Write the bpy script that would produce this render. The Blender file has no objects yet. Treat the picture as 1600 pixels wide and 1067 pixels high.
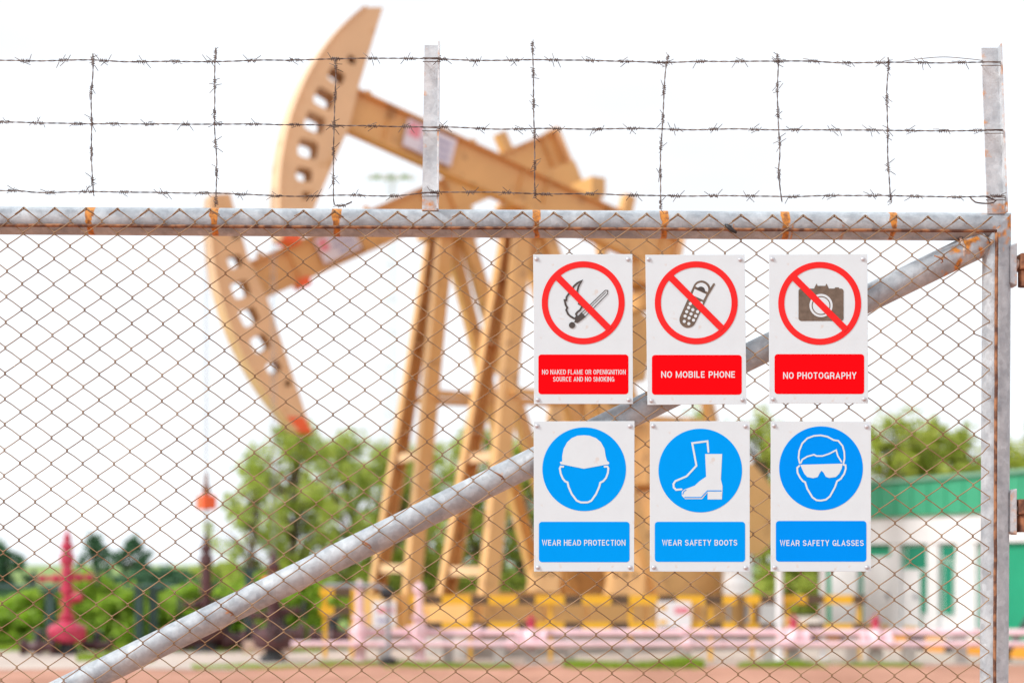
import bpy, bmesh, math, random
from mathutils import Vector, Matrix, Quaternion, noise
random.seed(7)
R_ = math.radians
SC = bpy.context.scene
COL = SC.collection

# ------------------------------------------------------------------ camera, sky, sun, exposure
EYE = 1.5            # camera height
FPX = 2222.2         # focal length in pixels of a 1600 px wide frame (50 mm on 36 mm)
VH = 880.0           # image row of the horizon
D = 3.584            # distance of the gate's mesh from the camera
cam = bpy.data.cameras.new('camera')
cam.lens = 50; cam.sensor_width = 36
cam.shift_y = (VH - 533.5) / 1600.0
cam.clip_start = 0.05; cam.clip_end = 2000
cam.dof.use_dof = True; cam.dof.focus_distance = D - 0.005; cam.dof.aperture_fstop = 2.2
cam_o = bpy.data.objects.new('camera', cam); COL.objects.link(cam_o)
cam_o.location = (0, 0, EYE); cam_o.rotation_euler = (R_(90), 0, 0)
SC.camera = cam_o

SUN_DIR = Vector((-0.90, -0.36, 0.72)).normalized()      # towards the sun
W = bpy.data.worlds.new('World'); SC.world = W; W.use_nodes = True
nt = W.node_tree; nt.nodes.clear()
wo = nt.nodes.new('ShaderNodeOutputWorld'); bg = nt.nodes.new('ShaderNodeBackground')
sky = nt.nodes.new('ShaderNodeTexSky'); sky.sky_type = 'NISHITA'; sky.sun_disc = False
sky.sun_elevation = math.asin(SUN_DIR.z); sky.sun_rotation = math.atan2(SUN_DIR.x, SUN_DIR.y)
sky.air_density = 1.0; sky.dust_density = 3.0
tc = nt.nodes.new('ShaderNodeTexCoord'); mp = nt.nodes.new('ShaderNodeMapping')
mp.inputs['Scale'].default_value = (1.0, 1.0, 3.2)
nz = nt.nodes.new('ShaderNodeTexNoise'); nz.inputs['Scale'].default_value = 3.0; nz.inputs['Detail'].default_value = 6.0
cr = nt.nodes.new('ShaderNodeValToRGB')
cr.color_ramp.elements[0].position = 0.30; cr.color_ramp.elements[0].color = (6.6, 6.8, 7.1, 1)
cr.color_ramp.elements[1].position = 0.72; cr.color_ramp.elements[1].color = (7.7, 8.2, 8.7, 1)
mx = nt.nodes.new('ShaderNodeMix'); mx.data_type = 'RGBA'; mx.inputs[0].default_value = 0.93
nt.links.new(tc.outputs['Generated'], mp.inputs['Vector']); nt.links.new(mp.outputs[0], nz.inputs['Vector'])
nt.links.new(nz.outputs['Fac'], cr.inputs[0])
nt.links.new(sky.outputs[0], mx.inputs[6]); nt.links.new(cr.outputs[0], mx.inputs[7])
nt.links.new(mx.outputs[2], bg.inputs['Color']); bg.inputs['Strength'].default_value = 0.073
nt.links.new(bg.outputs[0], wo.inputs['Surface'])

sun = bpy.data.lights.new('sun', 'SUN'); sun.energy = 1.5; sun.angle = R_(12); sun.color = (1.0, 0.99, 0.975)
sun_o = bpy.data.objects.new('sun', sun); COL.objects.link(sun_o)
sun_o.rotation_euler = SUN_DIR.to_track_quat('Z', 'Y').to_euler(); sun_o.location = (-10, -5, 12)

SC.view_settings.view_transform = 'Standard'; SC.view_settings.look = 'None'
SC.view_settings.gamma = 1.0; SC.view_settings.use_curve_mapping = False
SC.view_settings.exposure = 1.1
SC.render.engine = 'CYCLES'
SC.cycles.use_denoising = True
SC.cycles.max_bounces = 8; SC.cycles.diffuse_bounces = 5; SC.cycles.glossy_bounces = 3; SC.cycles.transparent_max_bounces = 6
SC.cycles.caustics_reflective = False; SC.cycles.caustics_refractive = False
SC.render.film_transparent = False

# ------------------------------------------------------------------ helpers
def G(u, v, Y=D):
    """point at depth Y that shows at pixel (u, v) of the 1600 px photograph"""
    return Vector(((u - 800.0) / FPX * Y, Y, EYE + (VH - v) / FPX * Y))

ORG = {}
def tag(o, label=None, cat=None, group=None, kind=None):
    if label: o['label'] = label
    if cat: o['category'] = cat
    if group: o['group'] = group
    if kind: o['kind'] = kind
    return o
def empty(name, loc, label=None, cat=None, group=None):
    o = bpy.data.objects.new(name, None); COL.objects.link(o)
    o.location = loc; o.empty_display_size = 0.1
    ORG[o] = Vector(loc)
    return tag(o, label, cat, group)

class MB:
    def __init__(s): s.v = []; s.f = []
    def add(s, vs, fs):
        b = len(s.v); s.v.extend([Vector(p) for p in vs]); s.f.extend([tuple(b + i for i in f) for f in fs]); return s
    def box(s, c, size, m=None):
        c = Vector(c); hx, hy, hz = size[0] / 2, size[1] / 2, size[2] / 2
        vs = [Vector((x, y, z)) for x in (-hx, hx) for y in (-hy, hy) for z in (-hz, hz)]
        if m is not None: vs = [m @ p for p in vs]
        return s.add([c + p for p in vs], [(0,1,3,2),(4,6,7,5),(0,4,5,1),(2,3,7,6),(0,2,6,4),(1,5,7,3)])
    def hexa(s, p):   # eight points: bottom ring 0-3, top ring 4-7
        return s.add(p, [(3,2,1,0),(4,5,6,7),(0,1,5,4),(1,2,6,5),(2,3,7,6),(3,0,4,7)])
    def bar(s, p0, p1, w, h, up=(0,0,1)):
        p0, p1 = Vector(p0), Vector(p1); d = (p1 - p0).normalized(); up = Vector(up)
        a = d.cross(up)
        if a.length < 1e-4: a = d.cross(Vector((1,0,0)))
        a.normalize(); b = a.cross(d).normalized(); a *= w / 2; b *= h / 2
        r = lambda p: [p - a - b, p + a - b, p + a + b, p - a + b]
        return s.hexa(r(p0) + r(p1))
    def tube(s, path, rad, n=8, cap=True):
        path = [Vector(p) for p in path]; k = len(path)
        rr = rad if hasattr(rad, '__len__') else [rad] * k
        base = len(s.v); nrm = None
        for i, p in enumerate(path):
            t = (path[min(i+1, k-1)] - path[max(i-1, 0)])
            if t.length < 1e-9: t = Vector((0,0,1))
            t.normalize()
            if nrm is None:
                nrm = t.cross(Vector((0,1,0)))
                if nrm.length < 0.1: nrm = t.cross(Vector((1,0,0)))
            nrm = (nrm - t * nrm.dot(t)).normalized(); bn = t.cross(nrm)
            for j in range(n):
                a = 2 * math.pi * j / n
                s.v.append(p + (nrm * math.cos(a) + bn * math.sin(a)) * rr[i])
        for i in range(k - 1):
            for j in range(n):
                a = base + i * n + j; b = base + i * n + (j + 1) % n
                s.f.append((a, b, b + n, a + n))
        if cap:
            s.f.append(tuple(base + j for j in range(n - 1, -1, -1)))
            s.f.append(tuple(base + (k - 1) * n + j for j in range(n)))
        return s
    def cyl(s, p0, p1, r, n=16): return s.tube([p0, p1], r, n)
    def lathe(s, o, axis, prof, n=18):
        """prof: list of (distance along axis, radius)"""
        o = Vector(o); axis = Vector(axis).normalized()
        return s.tube([o + axis * (h + i * 1e-6) for i, (h, r) in enumerate(prof)], [max(r, 1e-4) for h, r in prof], n) if False else s._lathe(o, axis, prof, n)
    def _lathe(s, o, ax, prof, n):
        a = ax.cross(Vector((0,1,0)))
        if a.length < 0.1: a = ax.cross(Vector((1,0,0)))
        a.normalize(); b = ax.cross(a); base = len(s.v)
        for h, r in prof:
            for j in range(n):
                t = 2 * math.pi * j / n
                s.v.append(o + ax * h + (a * math.cos(t) + b * math.sin(t)) * max(r, 1e-4))
        for i in range(len(prof) - 1):
            for j in range(n):
                p = base + i * n + j; q = base + i * n + (j + 1) % n
                s.f.append((p, q, q + n, p + n))
        s.f.append(tuple(base + j for j in range(n - 1, -1, -1)))
        s.f.append(tuple(base + (len(prof) - 1) * n + j for j in range(n)))
        return s
    def build(s, name, mat, parent=None, smooth=False, recalc=True, bevel=0.0):
        o0 = ORG[parent] if parent is not None else Vector((0,0,0))
        me = bpy.data.meshes.new(name)
        me.from_pydata([tuple(p - o0) for p in s.v], [], s.f)
        if recalc or bevel:
            bm = bmesh.new(); bm.from_mesh(me)
            bmesh.ops.recalc_face_normals(bm, faces=bm.faces)
            bm.to_mesh(me); bm.free()
        if smooth is True:
            for p in me.polygons: p.use_smooth = True
        elif smooth:
            for p in me.polygons: p.use_smooth = True
            me.set_sharp_from_angle(angle=R_(smooth))
        me.materials.append(mat)
        ob = bpy.data.objects.new(name, me); COL.objects.link(ob)
        if parent is not None: ob.parent = parent
        ORG[ob] = o0
        if bevel:
            md = ob.modifiers.new('bevel', 'BEVEL'); md.width = bevel; md.segments = 2; md.limit_method = 'ANGLE'
        return ob

def plate(fn, outer, holes, w0, w1):
    """plate with holes: fn(a, b, w) -> world point; outer and holes are 2-D loops"""
    bm = bmesh.new(); es = []
    loops = [outer] + holes
    for lp in loops:
        vs = [bm.verts.new((a, b, 0)) for a, b in lp]
        es += [bm.edges.new((vs[i], vs[(i+1) % len(vs)])) for i in range(len(vs))]
    bmesh.ops.triangle_fill(bm, use_beauty=True, use_dissolve=False, edges=es)
    bm.verts.ensure_lookup_table(); bm.verts.index_update()
    pts = [(v.co.x, v.co.y) for v in bm.verts]; fs = [tuple(v.index for v in f.verts) for f in bm.faces]
    bm.free()
    n = len(pts); m = MB()
    m.v = [fn(a, b, w0) for a, b in pts] + [fn(a, b, w1) for a, b in pts]
    m.f = list(fs) + [tuple(i + n for i in reversed(f)) for f in fs]
    k = 0
    for lp in loops:
        L = len(lp)
        for i in range(L):
            a, b = k + i, k + (i+1) % L
            m.f.append((a, b, b + n, a + n))
        k += L
    return m

def attr(ob, name, func):
    me = ob.data; o0 = ORG[ob]
    a = me.attributes.new(name, 'FLOAT', 'POINT')
    for i, v in enumerate(me.vertices): a.data[i].value = func(v.co + o0)

# ------------------------------------------------------------------ materials
def newmat(name):
    m = bpy.data.materials.new(name); m.use_nodes = True
    t = m.node_tree; b = t.nodes['Principled BSDF']
    return m, t, b
def N(t, kind, **kw):
    n = t.nodes.new(kind)
    for k, v in kw.items(): setattr(n, k, v)
    return n
def paint(name, col, rough=0.5, var=0.12, scale=6.0, dirt=None, dirt_amt=0.0, bump=0.0, metal=0.0, dscale=None, spec=0.5):
    m, t, b = newmat(name)
    tc = N(t, 'ShaderNodeTexCoord'); nz = N(t, 'ShaderNodeTexNoise')
    nz.inputs['Scale'].default_value = scale; nz.inputs['Detail'].default_value = 6; nz.inputs['Roughness'].default_value = 0.6
    t.links.new(tc.outputs['Object'], nz.inputs['Vector'])
    ramp = N(t, 'ShaderNodeValToRGB')
    lo = [c * (1 - var) for c in col]; hi = [min(1, c * (1 + var)) for c in col]
    ramp.color_ramp.elements[0].position = 0.3; ramp.color_ramp.elements[0].color = (*lo, 1)
    ramp.color_ramp.elements[1].position = 0.7; ramp.color_ramp.elements[1].color = (*hi, 1)
    t.links.new(nz.outputs['Fac'], ramp.inputs[0]); out = ramp.outputs[0]
    if dirt:
        n2 = N(t, 'ShaderNodeTexNoise'); n2.inputs['Scale'].default_value = dscale or scale * 2.3; n2.inputs['Detail'].default_value = 8
        t.links.new(tc.outputs['Object'], n2.inputs['Vector'])
        r2 = N(t, 'ShaderNodeMapRange'); r2.inputs[1].default_value = 0.66 - dirt_amt * 0.3; r2.inputs[2].default_value = 0.74 - dirt_amt * 0.2
        t.links.new(n2.outputs['Fac'], r2.inputs[0])
        mx = N(t, 'ShaderNodeMix', data_type='RGBA'); t.links.new(r2.outputs[0], mx.inputs[0])
        t.links.new(out, mx.inputs[6]); mx.inputs[7].default_value = (*dirt, 1); out = mx.outputs[2]
    t.links.new(out, b.inputs['Base Color'])
    b.inputs['Roughness'].default_value = rough; b.inputs['Metallic'].default_value = metal; b.inputs['Specular IOR Level'].default_value = spec
    if bump:
        bp = N(t, 'ShaderNodeBump'); bp.inputs['Strength'].default_value = bump; bp.inputs['Distance'].default_value = 0.02
        t.links.new(nz.outputs['Fac'], bp.inputs['Height']); t.links.new(bp.outputs[0], b.inputs['Normal'])
    return m

def galvanised(name, base=(0.54, 0.585, 0.62)):
    m, t, b = newmat(name)
    tc = N(t, 'ShaderNodeTexCoord')
    vo = N(t, 'ShaderNodeTexVoronoi'); vo.inputs['Scale'].default_value = 70
    n1 = N(t, 'ShaderNodeTexNoise'); n1.inputs['Scale'].default_value = 14; n1.inputs['Detail'].default_value = 8; n1.inputs['Roughness'].default_value = 0.7
    n2 = N(t, 'ShaderNodeTexNoise'); n2.inputs['Scale'].default_value = 90; n2.inputs['Detail'].default_value = 5
    for n in (vo, n1, n2): t.links.new(tc.outputs['Object'], n.inputs['Vector'])
    r = N(t, 'ShaderNodeValToRGB'); e = r.color_ramp.elements
    e[0].position = 0.32; e[0].color = (base[0]*0.66, base[1]*0.68, base[2]*0.71, 1); e[1].position = 0.66; e[1].color = (base[0]*1.18, base[1]*1.17, base[2]*1.15, 1)
    t.links.new(n1.outputs['Fac'], r.inputs[0])
    mx = N(t, 'ShaderNodeMix', data_type='RGBA', blend_type='MULTIPLY'); mx.inputs[0].default_value = 0.22
    t.links.new(r.outputs[0], mx.inputs[6]); bw = N(t, 'ShaderNodeRGBToBW'); t.links.new(vo.outputs['Color'], bw.inputs[0]); t.links.new(bw.outputs[0], mx.inputs[7])
    # rust where the mesh says so, broken up by noise
    at = N(t, 'ShaderNodeAttribute'); at.attribute_name = 'rust'
    ad = N(t, 'ShaderNodeMath', operation='ADD'); t.links.new(at.outputs['Fac'], ad.inputs[0])
    sb = N(t, 'ShaderNodeMath', operation='MULTIPLY_ADD'); t.links.new(n2.outputs['Fac'], sb.inputs[0]); sb.inputs[1].default_value = 0.7; sb.inputs[2].default_value = -0.35
    t.links.new(sb.outputs[0], ad.inputs[1])
    mr = N(t, 'ShaderNodeMapRange'); mr.inputs[1].default_value = 0.36; mr.inputs[2].default_value = 0.72; t.links.new(ad.outputs[0], mr.inputs[0])
    rc = N(t, 'ShaderNodeValToRGB'); e = rc.color_ramp.elements
    e[0].position = 0.35; e[0].color = (0.30, 0.11, 0.035, 1); e[1].position = 0.58; e[1].color = (0.74, 0.29, 0.045, 1)
    t.links.new(n2.outputs['Fac'], rc.inputs[0])
    m2 = N(t, 'ShaderNodeMix', data_type='RGBA'); t.links.new(mr.outputs[0], m2.inputs[0]); t.links.new(mx.outputs[2], m2.inputs[6]); t.links.new(rc.outputs[0], m2.inputs[7])
    t.links.new(m2.outputs[2], b.inputs['Base Color'])
    b.inputs['Metallic'].default_value = 0.15; b.inputs['Roughness'].default_value = 0.55
    bp = N(t, 'ShaderNodeBump'); bp.inputs['Strength'].default_value = 0.25; bp.inputs['Distance'].default_value = 0.004
    t.links.new(n2.outputs['Fac'], bp.inputs['Height']); t.links.new(bp.outputs[0], b.inputs['Normal'])
    return m

def two_tone(name, c1, c2, scale, lo=0.42, hi=0.6, rough=0.8, metal=0.0):
    m, t, b = newmat(name)
    tc = N(t, 'ShaderNodeTexCoord'); nz = N(t, 'ShaderNodeTexNoise')
    nz.inputs['Scale'].default_value = scale; nz.inputs['Detail'].default_value = 6
    t.links.new(tc.outputs['Object'], nz.inputs['Vector'])
    r = N(t, 'ShaderNodeValToRGB'); e = r.color_ramp.elements
    e[0].position = lo; e[0].color = (*c1, 1); e[1].position = hi; e[1].color = (*c2, 1)
    t.links.new(nz.outputs['Fac'], r.inputs[0]); t.links.new(r.outputs[0], b.inputs['Base Color'])
    b.inputs['Roughness'].default_value = rough; b.inputs['Metallic'].default_value = metal
    return m

def leafmat(name, c1, c2):
    m, t, b = newmat(name)
    gi = N(t, 'ShaderNodeNewGeometry')
    r = N(t, 'ShaderNodeValToRGB'); e = r.color_ramp.elements
    e[0].color = (*c1, 1); e[1].color = (*c2, 1)
    t.links.new(gi.outputs['Random Per Island'], r.inputs[0])
    tr = N(t, 'ShaderNodeBsdfTranslucent'); mxs = N(t, 'ShaderNodeMixShader'); mxs.inputs[0].default_value = 0.5
    t.links.new(r.outputs[0], b.inputs['Base Color']); t.links.new(r.outputs[0], tr.inputs['Color'])
    b.inputs['Roughness'].default_value = 0.6
    out = t.nodes['Material Output']
    t.links.new(b.outputs[0], mxs.inputs[1]); t.links.new(tr.outputs[0], mxs.inputs[2]); t.links.new(mxs.outputs[0], out.inputs['Surface'])
    return m

def stripes(name, c1, c2, period, duty=0.5, axis=0, rough=0.5):
    m, t, b = newmat(name)
    tc = N(t, 'ShaderNodeTexCoord'); sp = N(t, 'ShaderNodeSeparateXYZ'); t.links.new(tc.outputs['Object'], sp.inputs[0])
    md = N(t, 'ShaderNodeMath', operation='PINGPONG'); t.links.new(sp.outputs[axis], md.inputs[0]); md.inputs[1].default_value = period
    gt = N(t, 'ShaderNodeMath', operation='GREATER_THAN'); t.links.new(md.outputs[0], gt.inputs[0]); gt.inputs[1].default_value = period * duty
    mx = N(t, 'ShaderNodeMix', data_type='RGBA'); t.links.new(gt.outputs[0], mx.inputs[0])
    mx.inputs[6].default_value = (*c1, 1); mx.inputs[7].default_value = (*c2, 1)
    t.links.new(mx.outputs[2], b.inputs['Base Color']); b.inputs['Roughness'].default_value = rough
    return m

M = {}
M['galv'] = galvanised('galvanised_steel')
M['angle'] = galvanised('weathered_angle_iron', (0.66, 0.70, 0.73))
M['rod'] = two_tone('rusty_rod', (0.10, 0.042, 0.026), (0.36, 0.16, 0.07), 40)
M['rust'] = two_tone('heavy_rust', (0.10, 0.04, 0.025), (0.36, 0.15, 0.07), 26, 0.4, 0.62)
M['rustpale'] = two_tone('flaking_rust', (0.26, 0.10, 0.05), (0.62, 0.52, 0.45), 30, 0.45, 0.55)
M['mesh'] = two_tone('rusty_mesh_wire', (0.22, 0.115, 0.048), (0.38, 0.25, 0.14), 9, 0.35, 0.65, 0.65, 0.1)
M['barb'] = two_tone('barbed_wire_steel', (0.08, 0.05, 0.045), (0.28, 0.23, 0.20), 30, 0.4, 0.65, 0.7, 0.2)
M['signwhite'] = paint('sign_white', (0.675, 0.755, 0.79), 0.5, 0.02, 20, (0.66, 0.65, 0.63), 0.08, dscale=45, spec=.15)
M['red'] = paint('sign_red', (0.86, 0.002, 0.006), 0.6, 0.04, 25, spec=.03)
M['redring'] = paint('sign_ring_red', (0.84, 0.028, 0.028), 0.6, 0.10, 18, spec=.06)
M['blue'] = paint('sign_blue', (0.0, 0.33, 0.92), 0.6, 0.02, 14, spec=.03)
M['blue2'] = paint('sign_deep_blue', (0.0, 0.285, 0.92), 0.6, 0.02, 14, spec=.03)
M['ink'] = paint('sign_dark_print', (0.085, 0.075, 0.07), 0.5, 0.2, 40, spec=.1)
M['inkbrown'] = paint('sign_faded_print', (0.17, 0.13, 0.10), 0.5, 0.25, 60, spec=.1)
M['print'] = paint('sign_white_print', (0.735, 0.80, 0.84), 0.5, 0.02, 20, spec=.15)
M['bolt'] = paint('zinc_bolt', (0.62, 0.63, 0.66), 0.35, 0.1, 60, metal=0.4)
M['black'] = paint('black_plastic', (0.02, 0.02, 0.022), 0.5, 0.2)

M['tan'] = paint('tan_machine_paint', (0.69, 0.395, 0.152), 0.3, 0.08, 1.5, (0.46, 0.25, 0.10), 0.2, spec=.3)
M['tan_lit'] = paint('tan_machine_paint_lit', (0.75, 0.495, 0.275), 0.3, 0.07, 1.5, (0.60, 0.34, 0.14), 0.15, spec=.35)  # paler copy of tan, with the light on these parts put into the colour
M['orange'] = paint('orange_paint', (0.85, 0.13, 0.03), 0.5, 0.08)
M['placard'] = paint('placard_white', (0.70, 0.66, 0.72), 0.5, 0.05, 4)
M['placardtext'] = paint('placard_blue_grey_print', (0.28, 0.29, 0.45), 0.5, 0.1, 4)
M['pinkprint'] = paint('placard_pink_print', (0.75, 0.25, 0.30), 0.5, 0.1, 4)
M['pink'] = paint('pink_pipe_paint', (0.84, 0.58, 0.62), 0.5, 0.1, 5, (0.60, 0.28, 0.28), 0.2)
M['crimson'] = paint('crimson_valve_paint', (0.52, 0.035, 0.085), 0.45, 0.25, 6, (0.22, 0.02, 0.03), 0.25)
M['maroon'] = paint('maroon_valve_paint', (0.085, 0.03, 0.032), 0.5, 0.3, 5)
M['dark'] = paint('dark_steel', (0.04, 0.042, 0.045), 0.55, 0.2, 4)
M['grey'] = paint('grey_steel', (0.28, 0.29, 0.31), 0.5, 0.15, 4)
M['mast'] = paint('pale_grey_steel', (0.72, 0.73, 0.74), 0.6, 0.1, 2)
M['greensteel'] = paint('dark_green_steel', (0.03, 0.07, 0.06), 0.5, 0.2, 3)
M['concrete'] = paint('concrete', (0.40, 0.37, 0.34), 0.85, 0.15, 3, (0.3, 0.25, 0.22), 0.2)
M['brick'] = paint('pale_block', (0.52, 0.36, 0.28), 0.85, 0.15, 5)
M['yellow'] = paint('yellow_paint', (0.78, 0.43, 0.02), 0.5, 0.08, 4)
M['hazard'] = stripes('yellow_black_bands', (0.80, 0.44, 0.02), (0.10, 0.06, 0.03), 0.36, 0.62)
M['kerbband'] = stripes('orange_black_bands', (0.72, 0.32, 0.03), (0.05, 0.05, 0.05), 0.42, 0.5, axis=1)
M['white'] = paint('white_wall_paint', (0.78, 0.78, 0.78), 0.6, 0.04, 2)
M['green'] = paint('green_wall_paint', (0.012, 0.32, 0.17), 0.5, 0.06, 1.5)
M['green2'] = paint('green_fascia_paint', (0.05, 0.36, 0.20), 0.4, 0.05, 1.0)
M['teal'] = paint('window_glass_teal', (0.02, 0.26, 0.16), 0.15, 0.1, 1.0)
M['roof'] = paint('pale_green_roof', (0.20, 0.42, 0.30), 0.5, 0.1, 2)
M['bark'] = paint('bark', (0.14, 0.10, 0.07), 0.9, 0.3, 8, bump=0.4)
M['leaf_mid'] = leafmat('leaf_mid_green', (0.29, 0.39, 0.04), (0.62, 0.67, 0.15))
M['leaf_yellow'] = leafmat('leaf_yellow_green', (0.30, 0.38, 0.03), (0.60, 0.64, 0.13))
M['leaf_lime'] = leafmat('leaf_lime_green', (0.24, 0.42, 0.02), (0.50, 0.66, 0.10))
M['leaf_dark'] = leafmat('leaf_dark_green', (0.05, 0.14, 0.07), (0.15, 0.30, 0.15))
M['grass'] = leafmat('grass_blade', (0.20, 0.36, 0.01), (0.44, 0.54, 0.07))

def groundmat(name, c1, c2, c3, s1, s2):
    m, t, b = newmat(name)
    tc = N(t, 'ShaderNodeTexCoord')
    n1 = N(t, 'ShaderNodeTexNoise'); n1.inputs['Scale'].default_value = s1; n1.inputs['Detail'].default_value = 8
    n2 = N(t, 'ShaderNodeTexNoise'); n2.inputs['Scale'].default_value = s2; n2.inputs['Detail'].default_value = 8; n2.inputs['Roughness'].default_value = 0.7
    t.links.new(tc.outputs['Object'], n1.inputs['Vector']); t.links.new(tc.outputs['Object'], n2.inputs['Vector'])
    r = N(t, 'ShaderNodeValToRGB'); e = r.color_ramp.elements
    e[0].position = 0.3; e[0].color = (*c1, 1); e[1].position = 0.68; e[1].color = (*c2, 1)
    t.links.new(n1.outputs['Fac'], r.inputs[0])
    r2 = N(t, 'ShaderNodeMapRange'); r2.inputs[1].default_value = 0.52; r2.inputs[2].default_value = 0.72; t.links.new(n2.outputs['Fac'], r2.inputs[0])
    mx = N(t, 'ShaderNodeMix', data_type='RGBA'); t.links.new(r2.outputs[0], mx.inputs[0]); t.links.new(r.outputs[0], mx.inputs[6]); mx.inputs[7].default_value = (*c3, 1)
    t.links.new(mx.outputs[2], b.inputs['Base Color']); b.inputs['Roughness'].default_value = 0.95
    bp = N(t, 'ShaderNodeBump'); bp.inputs['Strength'].default_value = 0.5; bp.inputs['Distance'].default_value = 0.03
    t.links.new(n2.outputs['Fac'], bp.inputs['Height']); t.links.new(bp.outputs[0], b.inputs['Normal'])
    return m
M['dirt'] = groundmat('red_dirt', (0.38, 0.175, 0.11), (0.56, 0.285, 0.195), (0.34, 0.155, 0.11), 0.8, 5)
M['gravel'] = groundmat('pale_gravel', (0.50, 0.41, 0.35), (0.62, 0.52, 0.45), (0.42, 0.33, 0.27), 0.6, 9)

# ------------------------------------------------------------------ ground
def sheet(name, mat, pts, z, parent=None):
    m = MB(); m.add([(x, y, z) for x, y in pts], [tuple(range(len(pts)))])
    return m.build(name, mat, parent, recalc=False)
g = MB()
xs = [-900, -200, -60, -30] + [-20 + i * 1.0 for i in range(41)] + [30, 60, 200, 900]
ys = [-300, -60, -20] + [-10 + i * 1.0 for i in range(46)] + [45, 60, 120, 300, 1500]
for y in ys:
    for x in xs:
        near = abs(x) < 19 and -9 < y < 20.5
        g.v.append(Vector((x, y, (noise.noise(Vector((x * .35, y * .35, 0))) * 0.02) if near else 0.0)))
for j in range(len(ys) - 1):
    for i in range(len(xs) - 1):
        a = j * len(xs) + i; g.f.append((a, a + 1, a + 1 + len(xs), a + len(xs)))
tag(g.build('ground', M['dirt'], None, recalc=False, smooth=True), kind='structure')
edge = []
for i in range(61):
    x = -40 + i * 80 / 60
    edge.append((x, 21.0 + 0.35 * noise.noise(Vector((x * .6, 3.1, 0))) + (0.0 if x > -3 else -0.8)))
tag(sheet('gravel_pad', M['gravel'], edge + [(40, 42), (-2.0, 42), (-2.9, 24.9), (-6, 24.3), (-40, 24.1)], 0.004), kind='structure')
M['meadow'] = groundmat('meadow_green', (0.16, 0.25, 0.05), (0.26, 0.36, 0.09), (0.22, 0.24, 0.09), 0.25, 3)
tag(sheet('meadow', M['meadow'], [(-900, 24.12), (-40, 24.12), (-6, 24.32), (-2.9, 24.92), (-1.98, 42.02), (900, 42.02), (900, 1450), (-900, 1450)], 0.003), kind='structure')
# grass: verge along the edge of the gravel, and rough grass beyond the yard
gm = MB(); rg = random.Random(3)
def blade(x, y, h, z=0.0):
    a = rg.uniform(0, 6.283); w = rg.uniform(.006, .014); b = rg.uniform(-.5, .5) * h
    dx, dy = math.cos(a) * w, math.sin(a) * w; ox, oy = math.cos(a + 1.3) * b, math.sin(a + 1.3) * b
    gm.add([(x - dx, y - dy, z), (x + dx, y + dy, z), (x + ox * .4 + dx * .6, y + oy * .4 + dy * .6, z + h * .6), (x + ox, y + oy, z + h)], [(0, 1, 2, 3)])
def patch(u0, u1, yc, dy, n, h):
    for i in range(n):
        u = rg.uniform(u0, u1); y = yc + rg.gauss(0, dy); x = (u - 800) / FPX * y
        k = noise.noise(Vector((x * 1.4, y * 1.4, 7.0)))
        if k < -0.12: continue
        blade(x, y, h * rg.uniform(.4, 1.1) * (0.7 + k), 0.004)
patch(500, 660, 21.2, .14, 2200, .06); patch(600, 800, 20.6, .12, 4200, .07); patch(880, 1100, 20.6, .15, 8000, .12)
patch(1150, 1300, 20.8, .15, 5200, .11); patch(1290, 1460, 20.9, .12, 1800, .06); patch(-80, 500, 25.0, .5, 9000, .16); patch(300, 520, 20.6, .2, 1500, .05)
patch(120, 240, 22.4, .3, 3000, .10)
tag(gm.build('verge_grass', M['grass'], None, recalc=False), 'low green grass tufts along the front edge of the pale gravel', 'grass', kind='stuff')
lm = MB(); gm2, gm = gm, lm
for i in range(60000):
    y = 42 + 40 * rg.random() ** 1.6; x = rg.uniform(-0.48, 0.48) * y
    a = rg.uniform(0, 6.283); h = rg.uniform(.1, .45); w = .03
    dx, dy = math.cos(a) * w, math.sin(a) * w
    lm.add([(x - dx, y - dy, 0), (x + dx, y + dy, 0), (x + rg.uniform(-.1, .1), y, h)], [(0, 1, 2)])
tag(lm.build('rough_grass', M['grass'], None, recalc=False), 'rough tall grass field beyond the gravel yard', 'grass', kind='stuff')

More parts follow.
